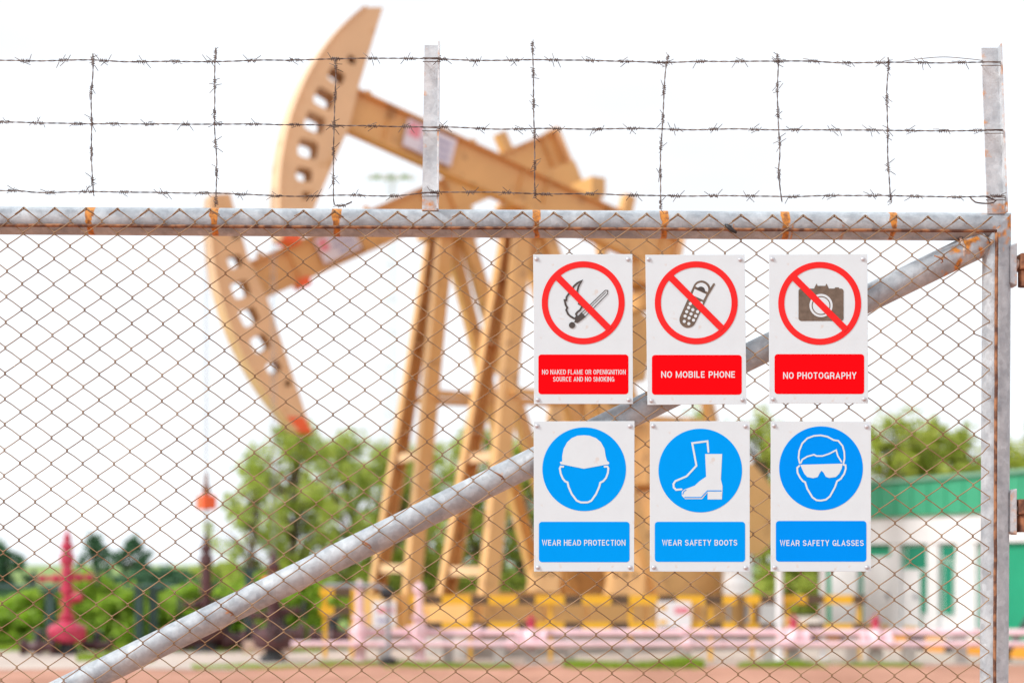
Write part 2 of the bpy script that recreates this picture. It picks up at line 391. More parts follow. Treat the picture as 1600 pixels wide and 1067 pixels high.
# ------------------------------------------------------------------ pump jacks
TH = R_(30)
DV = Vector((-math.cos(TH), -math.sin(TH), 0)); NV = Vector((math.sin(TH), -math.cos(TH), 0)); UP = Vector((0, 0, 1))
def pumpjack(X0, Y0, Zp, RR, tau, s_front, s_tail, label, shaft, crank_ang, plac, wellhead_top, seed):
    base = Vector((X0, Y0, 0)); R = RR[0]; kR = RR[1]
    root = empty('pumpjack', base, label, 'pump jack', 'pump jacks in the yard')
    P = lambda L, w, z: base + DV * L + NV * w + UP * z
    ct, st = math.cos(tau), math.sin(tau)
    Q = lambda s, t, w: P(s * ct - t * st, w, Zp + s * st + t * ct)      # beam frame about the pivot
    T, T2 = M['tan'], M['tan_lit']
    h0, bh, bw = 0.46, 0.34, 0.13
    # walking beam: I section
    b = MB()
    def slab(s0, s1, t0, t1, w0, w1):
        return [Q(s0,t0,w0), Q(s1,t0,w0), Q(s1,t0,w1), Q(s0,t0,w1), Q(s0,t1,w0), Q(s1,t1,w0), Q(s1,t1,w1), Q(s0,t1,w1)]
    b.hexa(slab(s_tail, s_front, h0 - bh + .035, h0 + bh - .035, -.03, .03))
    b.hexa(slab(s_tail, s_front, h0 + bh - .035, h0 + bh, -bw, bw))
    b.hexa(slab(s_tail, s_front, h0 - bh, h0 - bh + .035, -bw, bw))
    beam = b.build('walking_beam', T, root)
    for s in (s_front * .78, s_front * .45, 0.25, -0.25, s_tail * .5, s_tail * .9):
        for sg in (-1, 1):
            k = MB(); k.hexa(slab(s - .012, s + .012, h0 - bh + .036, h0 + bh - .036, sg * .031, sg * (bw - .03)))
            k.build('stiffener', T, beam)
    # placard on the beam
    s0, s1 = plac
    k = MB(); k.hexa(slab(s0, s1, h0 - .22, h0 + .24, bw - .03, bw - .015)); pl = k.build('placard', M['placard'], root)
    rp = random.Random(seed)
    for r in range(3):
        k = MB(); ls = (s1 - s0); a0 = s0 + ls * .08; a1 = s0 + ls * (.55 + .12 * rp.random())
        k.hexa(slab(a0, a1, h0 - .15 + r * .12, h0 - .10 + r * .12, bw - .0145, bw - .012)); k.build('print_line', M['placardtext'], pl)
    k = MB(); k.hexa(slab(s0 + ls * .72, s1 - ls * .05, h0 - .02, h0 + .2, bw - .0145, bw - .012)); k.build('print_block', M['pinkprint'], pl)
    # end box and small bracket at the tail
    k = MB(); k.hexa(slab(s_tail - .06, s_tail + .75, h0 - bh - .45, h0 - bh - .002, -.28, .28)); k.build('tail_bearing_box', T, root)
    k = MB(); k.hexa(slab(s_tail - .05, s_tail, h0 - bh - .45, h0 + bh + .03, -.24, .24)); k.build('end_plate', T2, root)
    k = MB(); k.hexa(slab(s_tail * .62 - .1, s_tail * .62 + .1, h0 + bh, h0 + bh + .34, -.1, .1)); k.build('lifting_lug', T, root)
    for s in (s_front * .9, s_front * .35):
        k = MB(); k.hexa(slab(s - .05, s + .05, h0 + bh, h0 + bh + .09, -.02, .02)); k.build('lifting_lug', T, root)
    # horsehead
    hw = 0.18; p1, p2 = R_(RR[2]), R_(RR[3])
    rad = lambda a: R - kR * a / R_(25)
    arc = [(rad(a) * math.cos(a), rad(a) * math.sin(a)) for a in [p2 + (p1 - p2) * i / 28 for i in range(29)]]
    rb = s_front - .12
    R1, R2 = rad(p1), rad(p2)
    bf = lambda p_, dL, dz: (p_[0] + dL * ct + dz * st, p_[1] - dL * st + dz * ct)
    tipu = bf(arc[-1], -.30, .06); tipl = bf(arc[0], -.27, -.03)
    back = [tipu, (rb, h0 + bh + .03), (rb, h0 - bh - .03), tipl]
    outer = arc + back
    holes = []
    for ph, hr, ha in ((17.5, .09, .07), (11.8, .16, .12), (5.6, .20, .16), (-.6, .20, .165), (-6.8, .20, .16), (-12.6, .16, .12), (-17.2, .08, .06)):
        rc = rad(R_(ph)) - .36 - (0.05 if abs(ph) > 14 else 0)
        lp = []
        for i in range(24):
            a = 2 * math.pi * i / 24; ca, sa = math.cos(a), math.sin(a)
            q = (abs(ca) ** 6 + abs(sa) ** 6) ** (-1 / 6)
            rr = rc + ca * q * hr * .80; pp = R_(ph) + sa * q * ha * .88 / rc
            lp.append((rr * math.cos(pp), rr * math.sin(pp)))
        holes.append(lp)
    head = empty('horsehead', base); head.parent = root; head.location = (0, 0, 0)
    HQ = lambda a, b_, w: Q(a, b_, w)
    for sg in (-1, 1):
        plate(HQ, outer, holes, sg * (hw - .025), sg * hw).build('side_plate', T2, head)
    f = MB(); n = len(arc)
    for (a, b_) in arc:
        l = math.hypot(a, b_); e = .035 / l
        for (k_, w) in ((1, -hw - .03), (1, hw + .03), (1 + e, hw + .03), (1 + e, -hw - .03)): f.v.append(Q(a * k_, b_ * k_, w))
    for i in range(n - 1):
        for j in range(4): f.f.append((i*4 + j, i*4 + (j+1) % 4, (i+1)*4 + (j+1) % 4, (i+1)*4 + j))
    f.f += [(3, 2, 1, 0), tuple((n-1)*4 + j for j in range(4))]
    f.build('front_track', T2, head, smooth=30)
    f = MB(); bl = [arc[-1]] + back + [arc[0]]
    for i in (0, 1, 3, 4):
        (a0, b0), (a1, b1) = bl[i], bl[i+1]
        dx, dy = a1 - a0, b1 - b0; l = math.hypot(dx, dy) or 1; nx, ny = -dy / l * .02, dx / l * .02
        q = MB(); q.hexa([Q(a0,b0,-hw+.026), Q(a1,b1,-hw+.026), Q(a1,b1,hw-.026), Q(a0,b0,hw-.026), Q(a0+nx,b0+ny,-hw+.026), Q(a1+nx,b1+ny,-hw+.026), Q(a1+nx,b1+ny,hw-.026), Q(a0+nx,b0+ny,hw-.026)])
        q.build('edge_plate', T, head)
    # orange tip
    q = MB(); a0 = arc[0]; a1 = arc[2]
    tl = [a0, a1, bf(a1, -.34, 0), tipl]
    for sg in (-1, 1):
        qq = MB(); qq.hexa([Q(a, b_, sg * (hw + .002)) for a, b_ in tl] + [Q(a, b_, sg * (hw + .012)) for a, b_ in tl]); qq.build('orange_tip', M['orange'], head)
    qq = MB(); qq.hexa([Q(*tl[0], -hw), Q(*tl[3], -hw), Q(*tl[3], hw), Q(*tl[0], hw)] + [Q(x, y - .02, w) for (x, y), w in ((tl[0], -hw), (tl[3], -hw), (tl[3], hw), (tl[0], hw))]); qq.build('orange_tip', M['orange'], head)
    # saddle bearing
    k = MB(); k.hexa(slab(-.45, .45, h0 - bh - .1, h0 - bh - .001, -.3, .3)); k.build('saddle_plate', T, root)
    k = MB(); k.cyl(P(0, -.42, Zp), P(0, .42, Zp), .17, 20); k.build('saddle_bearing', T, root, smooth=40)
    # samson post: two front legs (channels opening inwards) and two rear legs
    zt, zb = Zp - .16, 0.95
    k = MB(); k.hexa([P(.42,-.48,zt-.12), P(-.42,-.48,zt-.12), P(-.42,.48,zt-.12), P(.42,.48,zt-.12), P(.42,-.48,zt), P(-.42,-.48,zt), P(-.42,.48,zt), P(.42,.48,zt)]); k.build('top_plate', T, root)
    zt -= .122
    for sg in (-1, 1):
        wt, wb_ = .33, .84; Lt0, Lb0 = .18, 1.12
        def Lg(L, w, f):      # L: along DV offset, w: offset inwards, f: 0 top .. 1 bottom
            z = zt + (zb - zt) * f
            return P(Lt0 + (Lb0 - Lt0) * f + L, sg * (wt + (wb_ - wt) * f - w), z)
        leg = MB()
        def stripq(L0, L1, w0, w1):
            leg.hexa([Lg(L0,w0,1), Lg(L1,w0,1), Lg(L1,w1,1), Lg(L0,w1,1), Lg(L0,w0,0), Lg(L1,w0,0), Lg(L1,w1,0), Lg(L0,w1,0)])
        stripq(-.14, .14, 0, .025)            # web outside
        stripq(.115, .14, .0251, .21); stripq(-.14, -.115, .0251, .21)   # flanges
        lo = leg.build('front_leg', T, root)
        for f in (.12, .30, .55, .78, .95):
            q = MB(); q.hexa([Lg(-.114,.026,f), Lg(.114,.026,f), Lg(.114,.2,f), Lg(-.114,.2,f)] + [Lg(-.114,.026,f-.004), Lg(.114,.026,f-.004), Lg(.114,.2,f-.004), Lg(-.114,.2,f-.004)])
            q.build('stiffener', T2, lo)
        rl = MB(); a = P(-.22, sg * .3, zt); b2 = P(-2.35, sg * .62, zb)
        rl.bar(a, b2, .22, .24, up=NV); rl.build('rear_leg', T, root)
        q = MB(); q.bar(P(-1.15, sg * .45, zb + (zt - zb) * .55), P(.60, sg * .62, zb + (zt - zb) * .55), .12, .12); q.build('side_brace', T, root)
    for f in (.93, .62):
        z = zt + (zb - zt) * f; L = .18 + .94 * f; w = .33 + .53 * f - .03
        q = MB(); q.bar(P(L, -w, z), P(L, w, z), .14, .16); q.build('cross_brace', T2, root)
    q = MB(); q.bar(P(-1.0, -.42, zb + (zt - zb) * .64), P(-1.0, .42, zb + (zt - zb) * .64), .1, .14); q.build('cross_brace', T2, root)
    # ladder on the near front leg
    for w in (.44, .80):
        pass
    # skid on a concrete footing
    sk = MB()
    for w in (-.82, .82):
        sk.hexa([P(1.5,w-.1,.34), P(-4.7,w-.1,.34), P(-4.7,w+.1,.34), P(1.5,w+.1,.34), P(1.5,w-.1,.94), P(-4.7,w-.1,.94), P(-4.7,w+.1,.94), P(1.5,w+.1,.94)])
    for L in (1.4, .4, -1.1, -2.4, -3.6, -4.6):
        sk.hexa([P(L+.08,-.72,.36), P(L-.08,-.72,.36), P(L-.08,.72,.36), P(L+.08,.72,.36), P(L+.08,-.72,.92), P(L-.08,-.72,.92), P(L-.08,.72,.92), P(L+.08,.72,.92)])
    skid = sk.build('skid', T, root)
    for i, L in enumerate((1.3, .1, -.7, -1.9, -3.0, -4.1)):
        q = MB(); q.hexa([P(L+.05,.921,.36), P(L-.05,.921,.36), P(L-.05,.98,.36), P(L+.05,.98,.36), P(L+.05,.921,.92), P(L-.05,.921,.92), P(L-.05,.98,.92), P(L+.05,.98,.92)]); q.build('skid_rib', T, skid)
    ft = MB(); ft.hexa([P(1.65,-1.0,0), P(-4.9,-1.0,0), P(-4.9,1.0,0), P(1.65,1.0,0), P(1.65,-1.0,.338), P(-4.9,-1.0,.338), P(-4.9,1.0,.338), P(1.65,1.0,.338)]); ft.build('footing', M['concrete'], root)
    # gear reducer on its pedestal
    Ls, zs = shaft
    k = MB(); k.hexa([P(Ls+.95,-.62,.95), P(Ls-1.0,-.62,.95), P(Ls-1.0,.62,.95), P(Ls+.95,.62,.95), P(Ls+.55,-.42,zs-.7), P(Ls-.7,-.42,zs-.7), P(Ls-.7,.42,zs-.7), P(Ls+.55,.42,zs-.7)]); ped = k.build('pedestal', T, root)
    for w in (-.3, 0, .3):
        for z in (1.3, 1.9):
            q = MB(); f = (z - .95) / max(.3, zs - 1.65); L = Ls + .95 - .4 * f
            q.cyl(P(L - .03, w, z), P(L + .04, w, z), .035, 8); q.build('bolt', M['dark'], ped)
    k = MB(); k.hexa([P(Ls+.75,-.4,zs-.698), P(Ls-.85,-.4,zs-.698), P(Ls-.85,.4,zs-.698), P(Ls+.75,.4,zs-.698), P(Ls+.55,-.36,zs+.55), P(Ls-.6,-.36,zs+.55), P(Ls-.6,.36,zs+.55), P(Ls+.55,.36,zs+.55)]); k.build('gearbox', T, root, bevel=.05)
    k = MB(); k.cyl(P(Ls, -.95, zs), P(Ls, .95, zs), .13, 18); k.build('crank_shaft', M['dark'], root, smooth=40)
    ca, sa = math.cos(crank_ang), math.sin(crank_ang)
    C = lambda a, b_, w: P(Ls + a * ca - b_ * sa, w, zs + a * sa + b_ * ca)
    pin = None
    for sg in (-1, 1):
        w0, w1 = sg * .62, sg * .80
        cr_ = plate(C, [(-.38,-.30), (.2,-.42), (1.9,-.36), (2.05,-.2), (2.05,.2), (1.9,.36), (.2,.42), (-.38,.30)], [], w0, w1).build('crank', T, root)
        wm0, wm1 = sg * .803, sg * 1.0
        cw = [(1.0,-.62), (1.9,-.66), (2.25,-.45), (2.32,0), (2.25,.45), (1.9,.66), (1.0,.62), (.8,.2), (.8,-.2)]
        plate(C, cw, [], wm0, wm1).build('counterweight', T, root)
        q = MB(); q.cyl(C(.55, 0, sg * .80), C(.55, 0, sg * 1.12), .11, 14); q.build('crank_pin', M['dark'], root, smooth=40)
        tail = Q(s_tail + .35, h0 - bh - .62, 0)
        q = MB(); q.bar(C(.55, 0, sg * 1.08), tail + NV * sg * 1.08, .14, .2, up=NV); q.build('pitman_arm', T, root)
    q = MB(); q.bar(tail - NV * 1.25, tail + NV * 1.25, .3, .34); q.build('equalizer', T, root)
    q = MB(); q.cyl(tail + UP * .1, Q(s_tail + .35, h0 - bh - .4, 0), .14, 12); q.build('equalizer_bearing', T, root, smooth=40)
    # motor and belt guard at the back of the skid
    k = MB(); k.cyl(P(-4.2 + 0, -.5, 1.45), P(-4.2, .35, 1.45), .33, 20); mo = k.build('motor', M['grey'], root, smooth=40)
    k = MB(); k.box(P(-4.2, -.05, 1.04), (.7, .7, .2), Matrix.Rotation(TH, 3, 'Z')); k.build('motor_mount', T, mo)
    lp = [(Ls + .2 + .55 * math.cos(a), zs + .55 * math.sin(a)) for a in [R_(60 + 18 * i) for i in range(9)]] + [(-4.2 + .35 * math.cos(a), 1.45 + .35 * math.sin(a)) for a in [R_(210 + 20 * i) for i in range(9)]]
    # bridle: two cables, carrier bar, polished rod
    xr = R * math.cos(0) if False else R
    zc = wellhead_top + 0.55
    Lr = rad(max(p2, min(p1, -tau))) + .06
    ztop = Zp - .1
    ca_ = MB()
    for w in (-.07, .07):
        q = MB(); q.cyl(P(Lr, w, zc + .1), P(Lr, w, ztop), .006, 6); q.build('bridle_cable', M['grey'], root)
    q = MB(); q.bar(P(Lr, -.2, zc), P(Lr, .2, zc), .24, .24); cb = q.build('carrier_bar', M['orange'], root, bevel=.02)
    q = MB(); q.lathe(P(Lr, 0, zc + .121), UP, [(0, .06), (.1, .08), (.18, .04), (.36, .03), (.38, 0)]); q.build('rod_clamp', M['rust'], cb, smooth=40)
    q = MB(); q.cyl(P(Lr, 0, wellhead_top - .05), P(Lr, 0, zc - .121), .02, 8); q.build('polished_rod', M['grey'], root)
    return P(Lr, 0, 0), P

wellA, PA = pumpjack(-1.193, 26.5, 7.82, (4.80, .22, 26.5, -25.2), R_(-27.5), 4.12, -2.95, 'tan pump jack with its horsehead lowered, standing behind the other', (-3.0, 4.15), R_(100), (1.9, 2.7), 1.99, 1)
_b = Vector((-1.193, 26.5, 0)); _c, _s = math.cos(R_(-27.5)), math.sin(R_(-27.5))
_q = lambda s, t, w: _b + DV * (s * _c - t * _s) + NV * w + UP * (7.82 + s * _s + t * _c)
_m = MB(); _m.hexa([_q(3.1,.02,-.16), _q(3.32,.02,-.16), _q(3.32,.02,.16), _q(3.1,.02,.16), _q(3.1,.18,-.16), _q(3.32,.18,-.16), _q(3.32,.18,.16), _q(3.1,.18,.16)])
_m.build('orange_clamp', M['orange'], [o for o in bpy.data.objects if o.name == 'pumpjack'][0])
wellB, PB = pumpjack(0.216, 24.0, 7.33, (4.33, .13, 29.5, -26), R_(14.5), 3.55, -3.05, 'tan pump jack with its horsehead raised high, nearer of the two', (-2.95, 3.55), R_(-135), (1.58, 2.48), .62, 2)

# ------------------------------------------------------------------ wellheads
def valve_tree(name, base, mat, label, H, arms, cat='wellhead', body=None, dark=M['dark']):
    root = empty(name, base, label, cat)
    b = Vector(base); rr = .055 * H
    q = MB(); q.lathe(b, UP, [(0, .20), (.10, .20), (.11, .13), (.20, .13)]); q.build('casing', dark, root, smooth=35)
    q = MB(); q.lathe(b + UP * .201, UP, [(0, .24), (.05, .30), (.10, .31), (.22, .31), (.27, .27), (.33, .14), (.36, .12)], 22); q.build('casing_head', mat, root, smooth=35)
    z = .565
    prof = [(0, .11), (.04, .19), (.10, .19), (.11, .10), (.26, .10), (.27, .18), (.32, .18), (.33, .09), (H*.56 - .56, .10), (H*.56 - .54, .17), (H*.56 - .48, .17), (H*.56-.46, .13), (H*.56 - .30, .15), (H*.56 - .12, .12), (H*.56 - .1, .08)]
    prof = [(a, r_ * .68) for a, r_ in prof]
    prof = [p for i, p in enumerate(prof) if i == 0 or p[0] >= prof[i-1][0]]
    q = MB(); q.lathe(b + UP * z, UP, prof, 18); q.build('spool', mat, root, smooth=35)
    z2 = z + prof[-1][0]
    q = MB(); q.lathe(b + UP * (z2 + .001), UP, [(0, .07), (.02, .11), (.12, .12), (.2, .10), (.22, .06), (max(.24, H*.62 - z2), .055), (max(.26, H*.62 - z2 + .02), .10), (max(.34, H*.62 - z2 + .12), .105), (max(.38, H*.62-z2+.16), .055), (max(.4, H - z2 - .42), .045), (max(.41, H - z2 - .40), .065), (max(.48, H - z2 - .32), .065), (max(.5, H-z2-.30), .035), (max(.6, H - z2), .012)], 16); q.build('valve_stack', mat, root, smooth=35)
    for (dx, dy, zz, ln, wheel) in arms:
        dv = Vector((dx, dy, 0)).normalized(); o = b + UP * zz + dv * .07
        q = MB(); q.lathe(o, dv, [(0, .05), (.08, .05), (.09, .09), (.13, .09), (.14, .045), (ln - .1, .04), (ln - .09, .07), (ln - .03, .07), (ln, .025)], 14); arm = q.build('side_valve', mat, root, smooth=35)
        if wheel:
            c = o + dv * (ln + .06); q = MB(); a, b2 = dv.cross(UP), UP
            ring = [c + (a * math.cos(t) + b2 * math.sin(t)) * .14 for t in [2 * math.pi * i / 18 for i in range(19)]]
            q.tube(ring, .014, 6, cap=False); q.bar(c - a * .14, c + a * .14, .012, .012); q.bar(c - UP * .14, c + UP * .14, .012, .012, up=a); q.cyl(o + dv * (ln - .02), c, .016, 8)
            q.build('hand_wheel', dark, arm)
    return root
p = G(105, 1022, 23.5); p.z = 0
valve_tree('wellhead', p, M['crimson'], 'crimson wellhead valve tree standing alone at far left', 1.80, [(-1, -.1, 1.25, .40, True), (1, .1, 1.27, .36, True), (1, -.3, .95, .22, False)])
q0 = wellA.copy(); q0.z = 0
valve_tree('wellhead', q0, M['maroon'], 'dark maroon wellhead under the lowered horsehead of pump jack', 1.75, [(-1, 0, .80, .32, True), (1, 0, .85, .30, True), (.5, -1, .55, .3, True)])
q0 = wellB.copy(); q0.z = 0
valve_tree('wellhead', q0, M['maroon'], 'dark maroon wellhead left of the pump jack legs behind the brace', 1.2, [(-1, 0, .70, .30, True), (1, 0, .78, .34, True), (.3, -1, .5, .3, True)])
# polished rod liner of the raised jack
# ------------------------------------------------------------------ low pipework in front of the jacks
def on(u, Y, z): return Vector(((u - 800) / FPX * Y, Y, z))
def pipe_run(name, label, u0, u1, Y, z, r, mat, flanges, group=None, supports=()):
    a, b = on(u0, Y, z), on(u1, Y, z)
    root = empty(name, (a.x, a.y, 0), label, 'pipe', group)
    q = MB(); q.cyl(a, b, r, 14); q.build('pipe_body', mat, root, smooth=40)
    for u in flanges:
        c = on(u, Y, z)
        q = MB(); q.cyl(c - Vector((.05, 0, 0)), c - Vector((.004, 0, 0)), r * 1.9, 16); q.cyl(c + Vector((.004, 0, 0)), c + Vector((.05, 0, 0)), r * 1.9, 16); q.build('flange', mat, root, smooth=40)
    for u in supports:
        c = on(u, Y, 0)
        q = MB(); q.box(c + UP * ((z - r) / 2), (.16, .2, z - r)); q.build('support', M['concrete'], root)
    return root
pk1 = pipe_run('flow_line', 'upper pale pink pipe running low across the yard', 545, 1640, 21.5, .455, .055, M['pink'], (640, 745, 830, 1070, 1235, 1370), 'pink pipes', (700, 890, 1070, 1330, 1500))
pk2 = pipe_run('flow_line', 'lower pale pink pipe running just above the gravel', 455, 1640, 21.2, .30, .045, M['pink'], (560, 655, 800, 1075, 1230, 1390), 'pink pipes', (600, 780, 980, 1200, 1420))
def riser(u, Y, h, label, mat=M['pink']):
    b = on(u, Y, 0); root = empty('pipe_riser', b, label, 'valve', 'pink valve risers')
    q = MB(); q.lathe(b, UP, [(0, .15), (.05, .15), (.06, .09), (.22, .09)], 14); q.build('foot', mat, root, smooth=35)
    q = MB(); q.lathe(b + UP * .221, UP, [(0, .06), (.02, .12), (.07, .12), (.09, .07), (.2, .12), (.32, .12), (.42, .065), (.44, .11), (.5, .11), (.52, .055)], 16); q.build('valve_body', mat, root, smooth=35)
    q = MB(); q.lathe(b + UP * .742, UP, [(0, .055), (h - .9, .055), (h - .88, .09), (h - .8, .09), (h - .78, .04), (h - .74, .03)], 14); st = q.build('stem', mat, root, smooth=35)
    return root
riser(562, 21.35, 1.25, 'pink valve riser left of the yellow and black rail')
riser(655, 21.33, 1.22, 'pink valve riser in front of the pump jack legs')
for (u, lab) in ((830, 'pink valve body on the pipe left of the white placard'), (1368, 'pink valve body on the pipe in front of the green and white building'), (1240, 'small pink valve on the pipe between the white posts')):
    b = on(u, 21.35, 0.0); root = empty('pipe_valve', b, lab, 'valve', 'pink valves along the pipe')
    q = MB(); q.lathe(b + UP * .38 - Vector((.22, 0, 0)), Vector((1, 0, 0)), [(0, .14), (.05, .14), (.07, .09), (.14, .12), (.22, .17), (.30, .12), (.37, .09), (.39, .14), (.44, .14)], 16); q.build('valve_body', M['pink'], root, smooth=35)
    q = MB(); q.lathe(b + UP * .53, UP, [(0, .06), (.1, .05), (.11, .09), (.14, .09), (.15, .02), (.22, .02)], 12); q.build('bonnet', M['crimson'], root, smooth=35)
    q = MB(); q.box(b + UP * .11, (.18, .18, .22)); q.build('plinth', M['concrete'], root)
# grey pipe with a black valve wheel
root = empty('vent_pipe', on(607, 21.0, 0), 'grey pipe with black valve beside the pink riser', 'pipe')
c = on(607, 21.0, 0)
q = MB(); q.tube([c, c + UP * 1.0, c + UP * 1.13 + Vector((-.06, 0, 0)), c + UP * 1.17 + Vector((-.2, 0, 0)), c + UP * 1.17 + Vector((-.95, 0, 0))], .035, 10); q.build('pipe_body', M['grey'], root, smooth=40)
q = MB(); q.lathe(c + UP * 1.06 + Vector((-.02, -.02, 0)), Vector((1, 0, 0)), [(-.1, .04), (-.06, .09), (.06, .09), (.1, .04)], 12); q.build('valve_wheel', M['black'], root, smooth=35)
q = MB(); q.lathe(c, UP, [(0, .12), (.1, .12), (.12, .05)], 12); q.build('foot', M['black'], root, smooth=35)

# striped guard rails
def guard(u0, u1, Y, z1, z2, posts, label, name='guard_rail'):
    a = on(u0, Y, 0); root = empty(name, a, label, 'guard rail', 'yellow and black guard rails')
    for z in (z1, z2):
        q = MB(); q.bar(on(u0, Y, z), on(u1, Y, z), .04, .14); q.build('rail', M['hazard'], root)
    for u in posts:
        c = on(u, Y + .06, 0); q = MB(); q.box(c + UP * (z1 / 2 + .02), (.06, .06, z1 + .04)); q.build('post', M['yellow'], root)
    return root
guard(640, 1150, 21.9, .94, .53, (650, 735, 860, 985, 1110), 'yellow and black guard rail in front of the pump jack skid')
guard(1165, 1352, 22.1, .94, .50, (1175, 1230, 1342), 'yellow and black guard rail right of the pump jack skid')
guard(500, 556, 22.6, 1.05, .75, (508, 550), 'short yellow and black guard rail at the left end of the pink pipes')
# placard on the rail
def placard(u, Y, z, w, h, label, reds):
    c = on(u, Y, z); root = empty('notice_board', c, label, 'notice board', 'notices on the guard rails')
    q = MB(); q.box(c, (w, .012, h)); q.build('board', M['white'], root)
    for (dx, dz, ww, hh, mk) in reds:
        q = MB(); q.box(c + Vector((dx, -.0085, dz)), (ww, .004, hh)); q.build('print_block', M[mk], root)
placard(1053, 21.84, .72, .52, .40, 'white notice with red and yellow blocks on the guard rail under the boots sign', [(-.17, .1, .1, .07, 'yellow'), (-.17, -.12, .13, .06, 'yellow'), (.12, .06, .22, .1, 'pinkprint')])
placard(600, 21.95, .72, .36, .40, 'white notice board left of the pump jack legs', [(.02, .06, .24, .08, 'pinkprint'), (.0, -.1, .2, .05, 'placardtext')])

# white posts, tank, cabinet
for (u, Y, lab) in ((1218, 22.0, 'thin white post under the glasses sign, left of two'), (1286, 22.3, 'thin white post under the glasses sign, right of two')):
    b = on(u, Y, 0); root = empty('white_post', b, lab, 'post', 'white posts beside the pink pipes')  # plain white post without a lamp
    q = MB(); q.cyl(b, b + UP * 3.0, .055, 14); q.build('shaft', M['white'], root, smooth=40)
    q = MB(); q.lathe(b, UP, [(0, .13), (.02, .13), (.03, .07), (.12, .06)], 14); q.build('base_flange', M['white'], root, smooth=35)
b = on(1152, 24.9, 0); root = empty('storage_drum', b, 'white drum on a stand below the boots sign', 'drum')
q = MB(); q.lathe(b + UP * .95, UP, [(0, .24), (.02, .26), (.18, .26), (.2, .27), (.22, .26), (.42, .26), (.44, .27), (.46, .26), (.62, .26), (.64, .24)], 22); q.build('drum_body', M['white'], root, smooth=35)
for dx in (-.18, .18):
    for dy in (-.18, .18):
        q = MB(); q.bar(b + Vector((dx, dy, 0)), b + Vector((dx, dy, .95)), .05, .05); q.build('stand_leg', M['grey'], root)
b = on(1203, 25.2, 0); root = empty('utility_cabinet', b, 'small white cabinet behind the guard rail left of white posts', 'cabinet')
q = MB(); q.box(b + UP * .62, (.42, .3, .6)); q.build('cabinet_body', M['white'], root, bevel=.015)
q = MB(); q.box(b + UP * .62 + Vector((0, -.158, 0)), (.36, .012, .52)); dr = q.build('cabinet_door', M['white'], root)
q = MB(); q.box(b + UP * .16, (.46, .34, .32)); q.build('plinth', M['concrete'], root)
# dark leaning stay at the right edge
root = empty('leaning_pole', on(1566, 21.9, 0), 'thin black pole leaning at the right behind the gate', 'pole')
q = MB(); q.tube([on(1566, 21.9, 0.0), on(1640, 22.0, 1.2)], .05, 10); q.build('pole_shaft', M['black'], root, smooth=40)
q = MB(); q.box(on(1566, 21.9, .03), (.2, .2, .06)); q.build('pole_base', M['dark'], root)

# blocks and dark low valves near the well cellars
for i, (u, Y, w, h, lab) in enumerate(((395, 23.9, .28, .20, 'pale block on the ground behind the brace, left of three'), (418, 23.7, .26, .22, 'pale block on the ground behind the brace, middle of three'), (446, 23.9, .2, .16, 'pale block on the ground behind the brace, right of three'))):
    b = on(u, Y, 0); q = MB(); q.box(b + UP * (h / 2), (w, .24, h)); o = q.build('kerb_block', M['brick'], None, bevel=.02)
    tag(o, lab, 'block', 'pale blocks by the wellhead')
def low_valve(u, Y, s, lab):
    b = on(u, Y, 0); root = empty('ground_valve', b, lab, 'valve', 'dark valves on the ground')
    q = MB(); q.lathe(b + UP * (.16 * s) - Vector((.3 * s, 0, 0)), Vector((1, 0, 0)), [(0, .15 * s), (.06 * s, .15 * s), (.08 * s, .09 * s), (.2 * s, .10 * s), (.3 * s, .15 * s), (.4 * s, .10 * s), (.52 * s, .09 * s), (.54 * s, .15 * s), (.6 * s, .15 * s)], 16); q.build('valve_body', M['maroon'], root, smooth=35)
    q = MB(); q.lathe(b + UP * .28 * s, UP, [(0, .08 * s), (.1 * s, .07 * s), (.12 * s, .12 * s), (.16 * s, .12 * s), (.2 * s, .03 * s)], 12); q.build('bonnet', M['dark'], root, smooth=35)
low_valve(60, 23.2, .9, 'dark red valve on the ground left of the crimson wellhead')
low_valve(152, 23.8, .8, 'dark red valve on the ground right of the crimson wellhead')
low_valve(290, 24.2, 1.2, 'dark maroon valve on the ground left of the maroon wellhead')
low_valve(352, 24.4, 1.2, 'dark maroon valve on the ground right of the maroon wellhead')
low_valve(435, 24.8, 1.5, 'large dark valve on the ground beside the pale blocks')
low_valve(520, 24.6, 1.3, 'dark valve on the ground left of the pink riser')
def green_post(u, Y, h, lab):
    b = on(u, Y, 0); root = empty('pipe_stand', b, lab, 'stand', 'dark pipe stands at the left')
    q = MB(); q.box(b + UP * h / 2, (.14, .14, h)); q.build('upright', M['greensteel'], root)
    q = MB(); q.box(b + UP * (h + .03), (.34, .2, .06)); q.build('head_plate', M['greensteel'], root)
green_post(218, 24.9, 1.05, 'dark green pipe stand left of the gap in the bushes'); green_post(240, 25.0, 1.05, 'dark green pipe stand beside its twin near the lime bushes')
green_post(79, 24.9, 1.0, 'dark green pipe stand left of the crimson wellhead')
green_post(390, 24.9, 1.35, 'dark green stand right of the maroon wellhead')
root = empty('pipe_rack', on(-40, 29.3, 0), 'grey horizontal pipe on dark posts behind the crimson wellhead', 'pipe')
q = MB(); q.cyl(on(-60, 29.25, 1.0), on(300, 29.75, .98), .07, 12); q.build('pipe_body', M['greensteel'], root, smooth=40)
q = MB(); q.cyl(on(-60, 29.25, .8), on(-30, 29.25, 1.0), .05, 8); q.build('end_elbow', M['greensteel'], root, smooth=40)

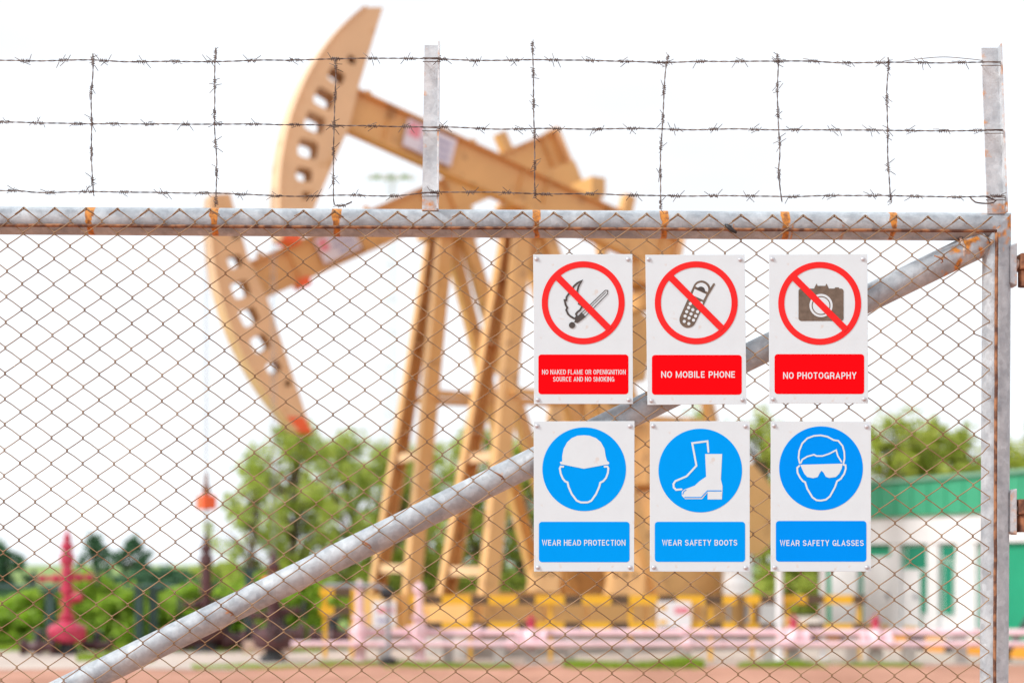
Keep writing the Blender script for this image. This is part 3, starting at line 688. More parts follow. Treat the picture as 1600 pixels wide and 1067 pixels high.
# ------------------------------------------------------------------ green and white building
broot = empty('site_office', (7.4, 26, 0), 'low green and white building with wide green fascia at right', 'building')
def wallx(Y): return 8.07 - (Y - 24.5) * .469
def wy(u):
    k = (u - 800) / FPX; return (8.07 + 24.5 * .469) / (k + .469)
def wbox(name, mat, y0, y1, z0, z1, out0, out1, parent=broot):
    q = MB(); e = Vector((-1, -.469, 0)).normalized()
    pt = lambda y, o, z: Vector((wallx(y), y, z)) + e * o
    q.hexa([pt(y0,out0,z0), pt(y1,out0,z0), pt(y1,out1,z0), pt(y0,out1,z0), pt(y0,out0,z1), pt(y1,out0,z1), pt(y1,out1,z1), pt(y0,out1,z1)])
    return q.build(name, mat, parent)
wbox('wall', M['green'], 21.5, 28.5, 0.12, 2.31, -5.0, 0.0)
wbox('floor_slab', M['concrete'], 21.3, 28.7, 0.0, 0.119, -5.2, .5)
fa = wbox('fascia', M['green2'], 21.3, 28.7, 2.37, 2.98, .10, .17)
for i in range(18):
    y = 21.5 + i * .4; wbox('fascia_rib', M['green2'], y, y + .03, 2.38, 2.97, .172, .19, fa)
wbox('roof', M['roof'], 21.2, 28.8, 2.99, 3.05, -5.2, .24)
wbox('soffit', M['white'], 21.3, 28.7, 2.315, 2.365, -5.0, .09)
wbox('wall_band', M['white'], 21.5, 28.5, 1.86, 2.312, .004, .12)
def uu(u0, u1): a, b = wy(u0), wy(u1); return min(a, b), max(a, b)
for (u0, u1) in ((1305, 1345), (1455, 1472), (1500, 1530), (1398, 1412)):
    a, b = uu(u0, u1); wbox('column', M['white'], a, b, .125, 1.855, .012, .10)
for (u0, u1) in ((1352, 1396), (1413, 1440)):
    a, b = uu(u0, u1); d_ = wbox('door', M['white'], a, b, .13, 1.58 if u0 < 1400 else 1.36, .008, .05); wbox('door_frame', M['white'], a - .03, b + .03, (1.581 if u0 < 1400 else 1.361), (1.64 if u0 < 1400 else 1.39), .008, .06)
    wbox('kick_plate', M['yellow'], a + .05, b - .05, .2, .35, .051, .058, d_); wbox('handle', M['grey'], a + .05, a + .1, .85, .95, .051, .1, d_)
for (u0, u1, z0, z1) in ((1474, 1496, 1.60, 1.82), (1420, 1452, 1.40, 1.82), (1478, 1492, .6, 1.5), (1441, 1453, .6, 1.36)):
    a, b = uu(u0, u1); w_ = wbox('window', M['white'], a - .02, b + .02, z0 - .02, z1 + .02, .009, .04); wbox('pane', M['teal'], a, b, z0, z1, .041, .046, w_)
wbox('wall_panel', M['white'], *uu(1497, 1532), .61, 1.85, .004, .03); wbox('wall_panel', M['white'], *uu(1442, 1532), .128, .6, .004, .011)
a = MB(); e = Vector((-1, -.469, 0)).normalized()
kb = empty('striped_kerb', (6.5, 25, 0), 'orange and black striped kerb in front of the green building', 'kerb')
q = MB(); pt = lambda y, o, z: Vector((wallx(y), y, z)) + e * o
q.hexa([pt(22,.8,0), pt(28.4,.8,0), pt(28.4,.95,0), pt(22,.95,0), pt(22,.8,.24), pt(28.4,.8,.24), pt(28.4,.95,.24), pt(22,.95,.24)]); q.build('kerb_body', M['kerbband'], kb, bevel=.02)

# distant light mast, thin and pale
mb = on(612, 62, 0); root = empty('light_mast', mb, 'tall thin pale mast far behind the pump jacks', 'mast')
for (dx, dy) in ((-.25, -.25), (.25, -.25), (0, .3)):
    q = MB(); q.bar(mb + Vector((dx, dy, 0)), mb + Vector((dx * .6, dy * .6, 18.3)), .05, .05); q.build('mast_leg', M['mast'], root)
for i, z in enumerate((4, 6, 8, 10, 11.5, 13, 14.5, 16.2)):
    q = MB(); q.bar(mb + Vector((-.3, -.2, z)), mb + Vector((.3, -.2, z)), .05, .05); q.build('brace', M['mast'], root)
q = MB(); q.box(mb + UP * 18.35, (1.8, .8, .05)); q.build('platform', M['mast'], root)
for dx in (-.9, -.3, .3, .9):
    q = MB(); q.box(mb + Vector((dx, -.45, 18.2)), (.3, .2, .22)); q.build('floodlight', M['mast'], root)

# ------------------------------------------------------------------ trees and bushes
def tree(name, label, u, Y, top_v, spread_px, leaf, n, seed, cat='tree', low=.25, leafsize=.16, group=None, lobes=9, gap=.0):
    rd = random.Random(seed)
    b = on(u, Y, 0); H = EYE + (VH - top_v) / FPX * Y; Wd = spread_px / FPX * Y / 2
    root = empty(name, b, label, cat, group)
    tr = MB(); lean = Vector((rd.uniform(-.06, .06), rd.uniform(-.06, .06), 0))
    pts = [b + lean * H * t + UP * H * .93 * t + Vector((math.sin(t * 5 + seed) * .04 * H * t, 0, 0)) for t in [i / 7 for i in range(8)]]
    r0 = .022 * H + .03
    tr.tube(pts, [r0 * (1 - .88 * i / 7) for i in range(8)], 8); 
    cl = []
    lobes = int(lobes * (3.2 if cat == 'bush' else 3.6))
    for i in range(lobes):
        t = low + (1 - low) * (i + rd.random()) / lobes
        ang = rd.uniform(0, 6.283); env = math.sin(math.pi * min(1, max(.08, (t - low * .6) / (1 - low * .6))) ** .8) ** .6
        rad = Wd * env * rd.uniform(.15, 1.25)
        c = b + UP * H * t + Vector((math.cos(ang) * rad, math.sin(ang) * rad * .8, 0)) + lean * H * t
        st = pts[min(7, max(1, int(t * 6)))]
        mid = st.lerp(c, .5) + UP * .06 * H
        tr.tube([st, mid, c], [r0 * .28, r0 * .16, r0 * .05], 5)
        cl.append((c, Wd * rd.uniform(.07, .19) * (1.5 if cat == 'bush' else 1), H * rd.uniform(.03, .075) * (1.5 if cat == 'bush' else 1)))
    cl.append((pts[-1], Wd * .2, H * .06))
    tr.build('trunk', M['bark'], root, smooth=60)
    lf = MB()
    for i in range(int(n * (.8 if cat == 'bush' else .5))):
        c, rx, rz = cl[rd.randrange(len(cl))]
        while True:
            o = Vector((rd.uniform(-1, 1), rd.uniform(-1, 1), rd.uniform(-1, 1)))
            if o.length < 1 and rd.random() < .35 + .65 * o.length: break
        pz = c + Vector((o.x * rx, o.y * rx, o.z * rz * 1.3 - abs(o.x) * rz * .3))
        if pz.z < .03: pz.z = rd.uniform(.03, .3)
        s = leafsize * rd.uniform(.6, 1.3)
        d1 = Vector((rd.gauss(0, 1), rd.gauss(0, 1), rd.gauss(0, .7) - .4)).normalized(); d2 = d1.cross(Vector((rd.gauss(0, 1), rd.gauss(0, 1), rd.gauss(0, 1)))).normalized()
        lf.add([pz, pz + d1 * s * .5 + d2 * s * .28, pz + d1 * s, pz + d1 * s * .5 - d2 * s * .28], [(0, 1, 2, 3)])
    lf.build('crown', leaf, root, recalc=False)
    return root
Gt = 'trees behind the pump jacks'
tree('loose_tree', 'loose bright green tree left of the pump jack legs', 455, 40, 668, 270, M['leaf_mid'], 9500, 11, group=Gt, low=.12, lobes=20, leafsize=.2)
tree('loose_tree', 'green tree just behind the leftmost pump jack leg', 545, 43, 682, 240, M['leaf_mid'], 6500, 12, group=Gt, low=.1, lobes=18, leafsize=.22)
tree('loose_tree', 'green tree seen between the two pairs of pump jack legs', 665, 44, 700, 200, M['leaf_mid'], 6500, 13, group=Gt, low=.08, lobes=18, leafsize=.22)
tree('loose_tree', 'yellow-topped tree right of centre behind the raised pump jack', 745, 46, 665, 170, M['leaf_yellow'], 5200, 14, group=Gt, low=.15, lobes=18, leafsize=.22)
tree('loose_tree', 'dark green tree behind the near pump jack leg', 812, 45, 690, 200, M['leaf_mid'], 6500, 15, group=Gt, low=.08, lobes=18, leafsize=.22)
tree('loose_tree', 'green tree hidden mostly by the head protection sign', 930, 47, 700, 190, M['leaf_mid'], 4500, 16, group=Gt, low=.08, lobes=16, leafsize=.22)
tree('loose_tree', 'green tree showing beside the boots sign', 1095, 46, 650, 200, M['leaf_mid'], 5200, 17, group=Gt, low=.08, lobes=18, leafsize=.22)
tree('loose_tree', 'green tree in the gap between the boots and glasses signs', 1195, 45, 652, 170, M['leaf_yellow'], 5600, 18, group=Gt, low=.06, lobes=18, leafsize=.22)
tree('loose_tree', 'green tree low behind the glasses sign', 1275, 43, 700, 180, M['leaf_mid'], 5600, 19, group=Gt, low=.05, lobes=16, leafsize=.22)
tree('loose_tree', 'yellow green tree above the roof right of the glasses sign', 1392, 46, 652, 190, M['leaf_yellow'], 6000, 20, group=Gt, low=.2, lobes=20, leafsize=.24)
tree('loose_tree', 'green tree above the middle of the green roof', 1470, 47, 664, 160, M['leaf_yellow'], 6000, 21, group=Gt, low=.2, lobes=20, leafsize=.24)
tree('loose_tree', 'dark green tree touching the gate upright above the roof', 1532, 48, 682, 90, M['leaf_mid'], 3000, 22, group=Gt, low=.25, lobes=14, leafsize=.22)
tree('loose_tree', 'green tree at the right edge beyond the gate upright', 1618, 45, 664, 150, M['leaf_yellow'], 5200, 23, group=Gt, low=.2, lobes=18, leafsize=.24)
tree('loose_tree', 'thin sparse tree at the left edge of the tree band', 392, 39, 730, 120, M['leaf_mid'], 2600, 61, group=Gt, low=.12, lobes=12, leafsize=.18)
tree('loose_tree', 'green tree filling the gap between the two left pump jack legs', 612, 42, 690, 190, M['leaf_mid'], 6500, 62, group=Gt, low=.1, lobes=18, leafsize=.22)
tree('loose_tree', 'yellow green tree low over the roof between its two neighbours', 1430, 49, 690, 170, M['leaf_yellow'], 6000, 63, group=Gt, low=.2, lobes=18, leafsize=.24)
tree('loose_tree', 'green tree just left of the gate upright above the roof', 1503, 46, 674, 130, M['leaf_mid'], 5200, 64, group=Gt, low=.2, lobes=18, leafsize=.24)
tree('loose_tree', 'small green tree just right of the gate upright', 1572, 49, 690, 110, M['leaf_mid'], 4200, 65, group=Gt, low=.2, lobes=16, leafsize=.24)
Gl = 'trees beyond the yard at left'
tree('dark_tree', 'dark green tree at the left edge', -5, 55, 850, 120, M['leaf_dark'], 6000, 31, group=Gl, low=.05, lobes=16, leafsize=.3)
tree('slender_tree', 'slender tree with a round top right of the crimson wellhead', 150, 58, 836, 44, M['leaf_dark'], 1500, 32, group=Gl, low=.45, lobes=9, leafsize=.22)
tree('slender_tree', 'taller slender tree left of the maroon wellhead', 209, 56, 842, 60, M['leaf_dark'], 2600, 33, group=Gl, low=.3, lobes=11, leafsize=.24)
for i, (u, v, w, lab) in enumerate(((55, 925, 150, 'dark hedge mass behind the crimson wellhead, left one'), (170, 905, 170, 'dark hedge mass behind the crimson wellhead, right one'), (260, 893, 170, 'dark bushes behind the maroon wellhead'), (350, 885, 170, 'dark bushes under the loose green tree'), (450, 880, 170, 'dark bushes left of the pink riser'))):
    tree('far_hedge_bush', lab, u, 52 + i, v, w, M['leaf_dark'] if i < 3 else M['leaf_mid'], 6000, 40 + i, cat='bush', low=.05, group='bushes beyond the yard', lobes=18, leafsize=.26)
for i, (u, Y, v, w, lab) in enumerate(((62, 26.6, 925, 150, 'lime green bush left of the crimson wellhead'), (140, 27, 900, 170, 'tall lime green bush behind the crimson wellhead'), (222, 26.6, 925, 150, 'lime green bush behind the two dark stands'), (300, 26.8, 918, 150, 'lime green bush left of the maroon wellhead'), (395, 27.2, 905, 150, 'lime green bush between the wellheads'), (480, 27, 905, 150, 'lime green bush left of the short guard rail'), (-5, 26.2, 965, 130, 'low lime green bush at the far left edge'))):
    tree('lime_bush', lab, u, Y, v, w, M['leaf_lime'], 5200, 50 + i, cat='bush', low=.04, group='lime green bushes at left', lobes=18, leafsize=.15)
for i, (u, v) in enumerate(((600, 905), (700, 900), (790, 905), (900, 910), (1010, 905), (1120, 900), (1240, 880))):
    tree('low_bush', ['low bush behind the leftmost pump jack leg', 'low bush behind the second pump jack leg', 'low bush behind the third pump jack leg', 'low bush below the head protection sign', 'low bush below the gap left of the boots sign', 'low bush below the boots sign', 'low bush behind the two white posts'][i], u, 41 + (i % 3), v - 8, 140, M['leaf_mid'], 3600, 70 + i, cat='bush', low=.04, group='low bushes behind the jacks', lobes=14, leafsize=.2)

# ------------------------------------------------------------------ gate
gate = empty('gate', (0, D + .045, 0), 'grey steel pipe gate with rusty chain-link mesh and diagonal brace', 'gate')
PY = D + .045           # pipe axis depth
PR = .0348
def rail_v(u): return 344.9 + .0063 * u
def pipe_mesh(p0, p1, r, seg, n=28, bend=0.0):
    q = MB(); p0, p1 = Vector(p0), Vector(p1); path = []
    for i in range(seg + 1):
        t = i / seg; p = p0.lerp(p1, t); path.append(p)
    q.tube(path, r, n); return q
XL = -3.45
u_left = 800 + XL / PY * FPX
def stile_u(v): return 1557.3 - (v - 350) * .0058
ctr = G(stile_u(354), rail_v(1557), PY)
tr_l = G(u_left, rail_v(u_left), PY)
# mitred corner: top rail and right stile are cut on a diagonal plane
def mitred(p0, p1, r, cut_p, cut_n, seg, n=32):
    q = pipe_mesh(p0, p1, r, seg, n)
    d = (Vector(p1) - Vector(p0)).normalized()
    for i in range(seg * n, (seg + 1) * n):        # slide the last ring onto the mitre plane
        p = q.v[i]; t = (cut_p - p).dot(cut_n) / d.dot(cut_n); q.v[i] = p + d * t
    return q
vdir = Vector((G(stile_u(1000), 1000, PY) - G(stile_u(354), 354, PY))).normalized()
hdir = (ctr - tr_l).normalized()
mit_n = (hdir + vdir).normalized()
stains = [(145, 7), (338, 7), (528, 7.5), (838, 6), (1036, 7), (1224, 7), (1391, 6), (-60, 7), (-280, 7), (-500, 7), (-760, 8)]
def rust_top(p):
    u = 800 + p.x / PY * FPX; v = VH - (p.z - EYE) / PY * FPX; dv = v - rail_v(u); r = 0
    for (s, w) in stains:
        wob = noise.noise(Vector((s, v * .09, 2.0))) * 2.5
        d_ = abs(u - s + wob); r = max(r, 1.25 * max(0, min(1, (w * (1.0 if dv < -4 else .75) - d_) / 3 + .4)) * (1 if dv < 3 else .75))
    if dv > 2: 
        k = noise.noise(Vector((u * .16, 5.5, v * .01))); r = max(r, (k - .38) * 1.3 if k > .38 else 0)
    r = max(r, .20 * max(0, 1 - abs(dv - 1) / 2.0) + .10 * noise.noise(Vector((u * .1, v * .1, 0))))
    if u > 1490: r = max(r, .55 * max(0, min(1, (u - 1490) / 60)) * (.5 + .9 * noise.noise(Vector((u * .07, v * .07, 9)))) )
    return r
o = mitred(tr_l, ctr, PR, ctr, mit_n, 900).build('top_rail', M['galv'], gate, smooth=40); attr(o, 'rust', rust_top)
zbot = .16
sb = G(stile_u(350 + (ctr.z - zbot) / PY * FPX), VH + (EYE - zbot) / PY * FPX, PY)
def rust_stile(p):
    u = 800 + p.x / PY * FPX; v = VH - (p.z - EYE) / PY * FPX; du = u - stile_u(v)
    r = .16 * max(0, noise.noise(Vector((u * .06, v * .03, 1))))
    r = max(r, .30 * max(0, 1 - abs(du + 2) / 5) + .15 * noise.noise(Vector((u * .1, v * .05, 3))))
    if v < 440: r = max(r, (1 - max(0, v - 360) / 80) * (.45 + .9 * noise.noise(Vector((u * .09, v * .09, 4)))))
    return r
o = mitred(sb, ctr, PR, ctr, mit_n, 500).build('right_stile', M['galv'], gate, smooth=40); attr(o, 'rust', rust_stile)
bl = G(u_left, VH + (EYE - zbot) / PY * FPX, PY); bl.z = zbot
o = pipe_mesh((XL, PY, zbot), (XL, PY, tr_l.z - PR - .001), PR, 60).build('left_stile', M['galv'], gate, smooth=40); attr(o, 'rust', lambda p: .2 * noise.noise(p * 9))
o = pipe_mesh((XL + PR + .001, PY, zbot), (sb.x - PR - .001, PY, zbot), PR, 120).build('bottom_rail', M['galv'], gate, smooth=40); attr(o, 'rust', lambda p: .35 * noise.noise(p * 7))
br1 = G(1536, 379, PY + .004)
slope = (1078 - 377) / 1440.0
vb = VH + (EYE - zbot - .06) / PY * FPX
br0 = G(1540 - (vb - 377) / slope, vb, PY + .004)
def rust_brace(p):
    u = 800 + p.x / PY * FPX; v = VH - (p.z - EYE) / PY * FPX
    r = .10 + .18 * noise.noise(Vector((u * .05, v * .05, 6)))
    if u > 1430: r = max(r, min(1, (u - 1430) / 60) * (.35 + 1.0 * noise.noise(Vector((u * .08, v * .08, 4)))))
    for (a, b_) in ((360, 955), (540, 870), (575, 850), (782, 743), (1468, 405)):
        r = max(r, .75 * max(0, 1 - math.hypot(u - a, v - b_) / 8))
    return r
o = pipe_mesh(br0, br1, PR * 1.0, 700, 32).build('diagonal_brace', M['galv'], gate, smooth=40); attr(o, 'rust', rust_brace)
# weld bead at the joint of brace and corner
q = MB()
wp = [G(1500 + 7 * math.sin(t * 3) , 372 + t * 40, PY - PR * .9 + abs(t - .5) * .03) for t in [i / 14 for i in range(15)]]
q.tube(wp, [.004 + .0015 * random.random() for _ in wp], 6); q.build('weld_bead', M['rustpale'], gate, smooth=True)
# rusty rods that hold the mesh
def wob_path(p0, p1, n, amp, sd):
    out = []
    for i in range(n + 1):
        t = i / n; p = Vector(p0).lerp(Vector(p1), t)
        p += Vector((noise.noise(Vector((t * 25, sd, 0))), noise.noise(Vector((t * 25, sd, 4))) * .4, noise.noise(Vector((t * 25, sd, 8))))) * amp; out.append(p)
    return out
rod_corner = G(1557.2, 361.2, D + .001)
q = MB(); q.tube(wob_path(G(u_left + 25, rail_v(u_left) + 7.6, D + .001), rod_corner, 260, .0009, 2), .0042, 8); q.build('mesh_rod', M['rod'], gate, smooth=True)
q = MB(); q.tube(wob_path(rod_corner + Vector((0, 0, -.0045)), G(1551.5, VH + (EYE - zbot - .04) / D * FPX, D + .001), 160, .0011, 5), .0044, 8); q.build('mesh_rod', M['rod'], gate, smooth=True)

# woven chain-link wires: each is one vertical zigzag hooked through its neighbours
fab = empty('chain_link_mesh', gate.location); fab.parent = gate; fab.location = (0, 0, 0); ORG[fab] = ORG[gate]
def lat(m, n):
    """lattice node: m half columns, n half rows -> pixel"""
    a, b = m * .5, n * .5
    u = 11.85 + 48.73 * a + b * (-.57 + .0127 * a); v = 384.5 + .48 * a + 39.82 * b
    u += 2.0 * noise.noise(Vector((a * .23, b * .2, 1.5))); v += 1.8 * noise.noise(Vector((a * .2, b * .21, 6.5)))
    return u, v
m0 = int((u_left + 30 - 11.85) / 24.365); m1 = 63
nbot = int((VH + (EYE - zbot) / D * FPX - 384.5) / 19.91) - 1
WR = .00138
def wire_path(w, n0, n1):
    pts = []; zr = .0034
    rw = random.Random(w)
    for n in range(n0, n1 + 1):
        left = (w + n) % 2 == 0; m = w if left else w + 1
        u, v = lat(m, n)
        last = (w == m1 - 1) and not left
        if last: u += rw.uniform(-2, 3); v += rw.uniform(-5, 3)
        ux = u + (-.9 if left else .9)
        # the stroke that runs down to the left is in front, the one down to the right behind
        ya, yb = (-1, 1) if left else (1, -1)
        pu, pv = lat(w + 1 if left else w, n - 1); nu, nv = lat(w + 1 if left else w, n + 1)
        if n > n0:
            pts.append((u + (pu - u) * .55, v + (pv - v) * .55 + (.7 if left else -.7) * .6, ya * .8))
            pts.append((u + (pu - u) * .09, v + (pv - v) * .15, ya * .9))
        pts.append((ux, v - 1.5, ya * .6)); pts.append((ux, v + 1.5, yb * .6))
        if n < n1: pts.append((u + (nu - u) * .09, v + (nv - v) * .15, yb * .9))
    return [G(u, v, D + y * zr) for u, v, y in pts]
for w in range(m0, m1):
    n0 = -3 if (w + 3) % 2 == 0 else -3
    path = wire_path(w, -3, nbot)
    # twisted tail at the top
    u, v = lat(w if (w - 3) % 2 == 0 else w + 1, -3); rr = random.Random(w * 3 + 1); left = (w - 3) % 2 == 0
    sgn = 1 if left else -1
    tail = [(u + sgn * rr.uniform(11, 15), v + rr.uniform(8, 11), -2.0), (u + sgn * 6, v + 4.0, -1.9), (u + sgn * .5, v - 1.2, -1.2)] if rr.random() < .8 else [(u + sgn * 5, v + 5, -1.6), (u + sgn * .5, v - 1, -1.2)]
    path = [G(a, b, D + y * .0034) for a, b, y in tail] + path[1:]
    q = MB(); q.tube(path, WR, 5); o = q.build('wire', M['mesh'], fab, smooth=True, recalc=False)
# small black tie on the mesh over the top rail
q = MB(); q.tube([G(1133, 351, D - .008), G(1138, 355, D - .012), G(1143, 359, D - .013), G(1151, 364, D - .011)], [.003, .005, .006, .003], 7); q.tube([G(1136, 351, D - .010), G(1142, 355, D - .014)], [.002, .004], 6); q.build('black_tie', M['black'], gate, smooth=True)
# wire ties round the brace
for (u, v) in ((360, 955), (575, 850), (782, 743), (1468, 405)):
    c = G(u, v, D); q = MB(); q.tube([c + Vector((-.014, -.003, .008)), c + Vector((-.004, -.007, .003)), c + Vector((.005, -.006, -.003)), c + Vector((.008, -.002, -.007)), c + Vector((.002, -.006, -.010))], .0018, 5); q.build('wire_tie', M['rust'], gate, smooth=True)
# uprights carrying the barbed wire (angle iron)
def angle_iron(ul0, ur0, v0, ul1, ur1, v1, sd):
    Ya = D + .018; T = .0045; q = MB()
    tl, trr, b_l, b_r = G(ul0, v0, Ya), G(ur0, v0, Ya), G(ul1, v1, Ya), G(ur1, v1, Ya)
    n = 40; prof = lambda l, r: [l, r + Vector((-T, 0, 0)), r + Vector((-T, -.020, 0)), r + Vector((0, -.021, 0)), r + Vector((0, T, 0)), l + Vector((0, T, 0))]
    for i in range(n + 1):
        t = i / n
        ring = prof(tl.lerp(b_l, t), trr.lerp(b_r, t))
        if i == 0: ring[2] += Vector((0, 0, .003)); ring[3] += Vector((0, 0, .004))
        q.v += ring
    for i in range(n):
        for j in range(6): q.f.append((i*6 + j, i*6 + (j+1) % 6, (i+1)*6 + (j+1) % 6, (i+1)*6 + j))
    q.f += [(5, 4, 1, 0), (4, 3, 2, 1), tuple(n*6 + j for j in (0, 1, 4, 5)), tuple(n*6 + j for j in (1, 2, 3, 4))]
    o = q.build('upright', M['angle'], gate)
    cx = .5 * (G(ul0, v0, Ya).x + G(ur0, v0, Ya).x)
    def ru(p):
        t = (tl.z - p.z) / (tl.z - b_l.z); l = tl.lerp(b_l, t).x; r = trr.lerp(b_r, t).x; k = (p.x - l) / (r - l)
        a = max(0, 1 - k * 4.5) * (.32 + .5 * noise.noise(Vector((p.z * 40, sd, 0)))) + (.62 if p.y < Ya - .018 else 0) * (.55 + .7 * noise.noise(Vector((p.z * 25, sd, 3))))
        if t > .93: a = max(a, .5 + .4 * noise.noise(p * 60))
        return a
    attr(o, 'rust', ru)
    return o
angle_iron(663.4, 687.6, 71, 659.3, 685.4, 329.0, 1.0)
angle_iron(1533.8, 1561.6, 75, 1543, 1570.8, 334.0, 2.0)
angle_iron(-208, -184, 69, -212, -188, 324.5, 3.0)
angle_iron(-1080, -1056, 64, -1084, -1060, 319, 4.0)
# hinge plates on the stile
for (v0, v1) in ((381, 449), (763, 836)):
    a, b_ = G(1578.5, v0, PY - .01), G(1578.0, v1, PY - .01); q = MB()
    c = (a + b_) / 2; h = a.z - b_.z
    q.hexa([c + Vector((-.006, -.018, -h/2 + .008)), c + Vector((.012, -.018, -h/2)), c + Vector((.012, .02, -h/2)), c + Vector((-.006, .02, -h/2 + .008)), c + Vector((-.006, -.018, h/2 - .008)), c + Vector((.012, -.018, h/2)), c + Vector((.012, .02, h/2)), c + Vector((-.006, .02, h/2 - .008))])
    o = q.build('hinge_plate', M['angle'], gate, bevel=.003); attr(o, 'rust', lambda p: .35 + .4 * noise.noise(p * 70))
# hinge post beyond the right edge of the picture
hp = empty('gate_post', (1.43, PY, 0), 'galvanised gate post with rusty hinge brackets at the right edge', 'post')
q = pipe_mesh((1.43, PY, 0), (1.43, PY, 2.75), .055, 60, 24); o = q.build('post_tube', M['galv'], hp, smooth=40); attr(o, 'rust', lambda p: .2 + .3 * noise.noise(p * 8))
q = MB(); q.lathe(Vector((1.43, PY, 2.751)), UP, [(0, .06), (.012, .06), (.03, .04), (.036, .002)], 24); q.build('post_cap', M['galv'], hp, smooth=40)
for (va, vb_, vc, u0, u1) in ((398, 423, 448, 1590, 1584.5), (780, 804, 831, 1587, 1581.5)):
    t_, m_, b_ = G(u0, va, PY - .01), G(u0, vb_, PY - .01), G(u0, vc, PY - .01)
    br_ = MB(); br_.box(Vector(((t_.x + 1.385) / 2 + .001, PY - .01, (t_.z + m_.z) / 2)), (1.385 - t_.x, .045, t_.z - m_.z)); bo = br_.build('hinge_bracket', M['rust'], hp, bevel=.003)
    q = MB(); q.cyl(Vector((t_.x + .018, PY - .01, b_.z)), Vector((t_.x + .018, PY - .01, m_.z - .001)), .0165, 18); q.build('hinge_barrel', M['rust'], bo, smooth=40)
    pn = G(u1, vb_, PY - .01); q = MB(); q.cyl(Vector((pn.x - .001, PY - .01, (t_.z + m_.z) / 2 - .004)), Vector((t_.x, PY - .01, (t_.z + m_.z) / 2 - .004)), .0125, 14); q.build('hinge_pin', M['rustpale'], bo, smooth=40)

# ------------------------------------------------------------------ barbed wire
def barb_mesh(seed):
    rb = random.Random(seed); q = MB(); r = .0009
    for k in range(2):      # two short wires wound round the strand, four points
        ph = rb.uniform(0, 6.28); x0 = -.011 + k * .013; path = []
        a0 = ph; turns = 2.2; L = .0095
        def pt(t): 
            a = a0 + t * turns * 6.283; return Vector((x0 + t * L, math.cos(a) * .0042, math.sin(a) * .0042))
        s, e = pt(0), pt(1)
        td = Vector((-rb.uniform(.25, 1.0), rb.uniform(-.5, .5), rb.choice((-1, 1)) * rb.uniform(.5, 1.0))).normalized()
        te = Vector((rb.uniform(.25, 1.0), rb.uniform(-.5, .5), -math.copysign(1, td.z) * rb.uniform(.5, 1.0))).normalized()
        path = [s + td * .016, s + td * .004] + [pt(i / 12) for i in range(13)] + [e + te * .004, e + te * .016]
        q.tube(path, [.0007] + [r] * (len(path) - 2) + [.0007], 5)
    me = bpy.data.meshes.new('barb'); me.from_pydata([tuple(v) for v in q.v], [], q.f); me.materials.append(M['barb'])
    for p in me.polygons: p.use_smooth = True
    return me
BARBS = [barb_mesh(100 + i) for i in range(14)]
def resample(pts, step):
    out = [Vector(pts[0])]; acc = 0
    P_ = [Vector(p) for p in pts]
    # Catmull-Rom for a gently wavy wire
    dense = []
    for i in range(len(P_) - 1):
        p0 = P_[max(0, i-1)]; p1 = P_[i]; p2 = P_[i+1]; p3 = P_[min(len(P_)-1, i+2)]
        n = max(2, int((p2 - p1).length / step))
        for k in range(n):
            t = k / n
            dense.append(.5 * ((2*p1) + (p2-p0)*t + (2*p0-5*p1+4*p2-p3)*t*t + (3*p1-p0-3*p2+p3)*t**3))
    dense.append(P_[-1]); return dense
def strand(name, label, px, Y, spacing, seed, group, pitch=.052, start=12, lim=None):
    rs = random.Random(seed)
    pts = [G(u, v, Y) for u, v in px]
    path = resample(pts, .006)
    for i, p in enumerate(path):
        path[i] = p + Vector((noise.noise(Vector((i * .045, seed, 0))), 0, noise.noise(Vector((i * .05, seed, 5))))) * .0028
    root = empty(name, path[0], label, 'barbed wire', group)
    for k in range(2):
        tw = []; s = 0
        for i, p in enumerate(path):
            t = (path[min(i+1, len(path)-1)] - path[max(i-1, 0)]).normalized()
            a = t.cross(Vector((0, 1, 0))).normalized(); b = Vector((0, 1, 0))
            if i: s += (p - path[i-1]).length
            ph = 2 * math.pi * s / pitch + k * math.pi
            tw.append(p + (a * math.cos(ph) + b * math.sin(ph)) * .0011)
        q = MB(); q.tube(tw, .00092, 5); q.build('wire', M['barb'], root, smooth=True, recalc=False)
    s = 0; nxt = start / 620.0
    for i in range(1, len(path)):
        s += (path[i] - path[i-1]).length
        if s >= nxt:
            nxt = s + spacing * rs.uniform(.86, 1.14) / 620.0
            t = (path[i] - path[i-1]).normalized()
            qd = t.to_track_quat('X', 'Z') @ Quaternion((1, 0, 0), rs.uniform(0, 6.28))
            o = bpy.data.objects.new('barb', BARBS[rs.randrange(len(BARBS))]); COL.objects.link(o); o.parent = root
            o.location = path[i] - ORG[root]; o.rotation_mode = 'QUATERNION'; o.rotation_quaternion = qd
            o.scale = (1, 1, 1) if rs.random() < .5 else (-1, 1, 1)
    return root
YB = D - .006
gs = 'barbed wire strands along the top of the gate'
L0 = [(-1080, 92), (-800, 96), (-500, 91), (-200, 93)]
strand('barbed_wire', 'topmost of the three horizontal barbed wires above the gate', L0 + [(0, 95), (75, 95.5), (145, 93.7), (200, 97), (270, 96.5), (337, 96.7), (400, 95), (450, 94.2), (524, 92.5), (600, 91.5), (663, 92), (688, 92), (755, 95), (833, 93.8), (930, 95), (1040, 97.8), (1130, 96.5), (1216, 96), (1300, 97), (1387, 98.8), (1450, 98), (1535, 98), (1561, 97)], YB - .002, 57, 21, gs, start=700)
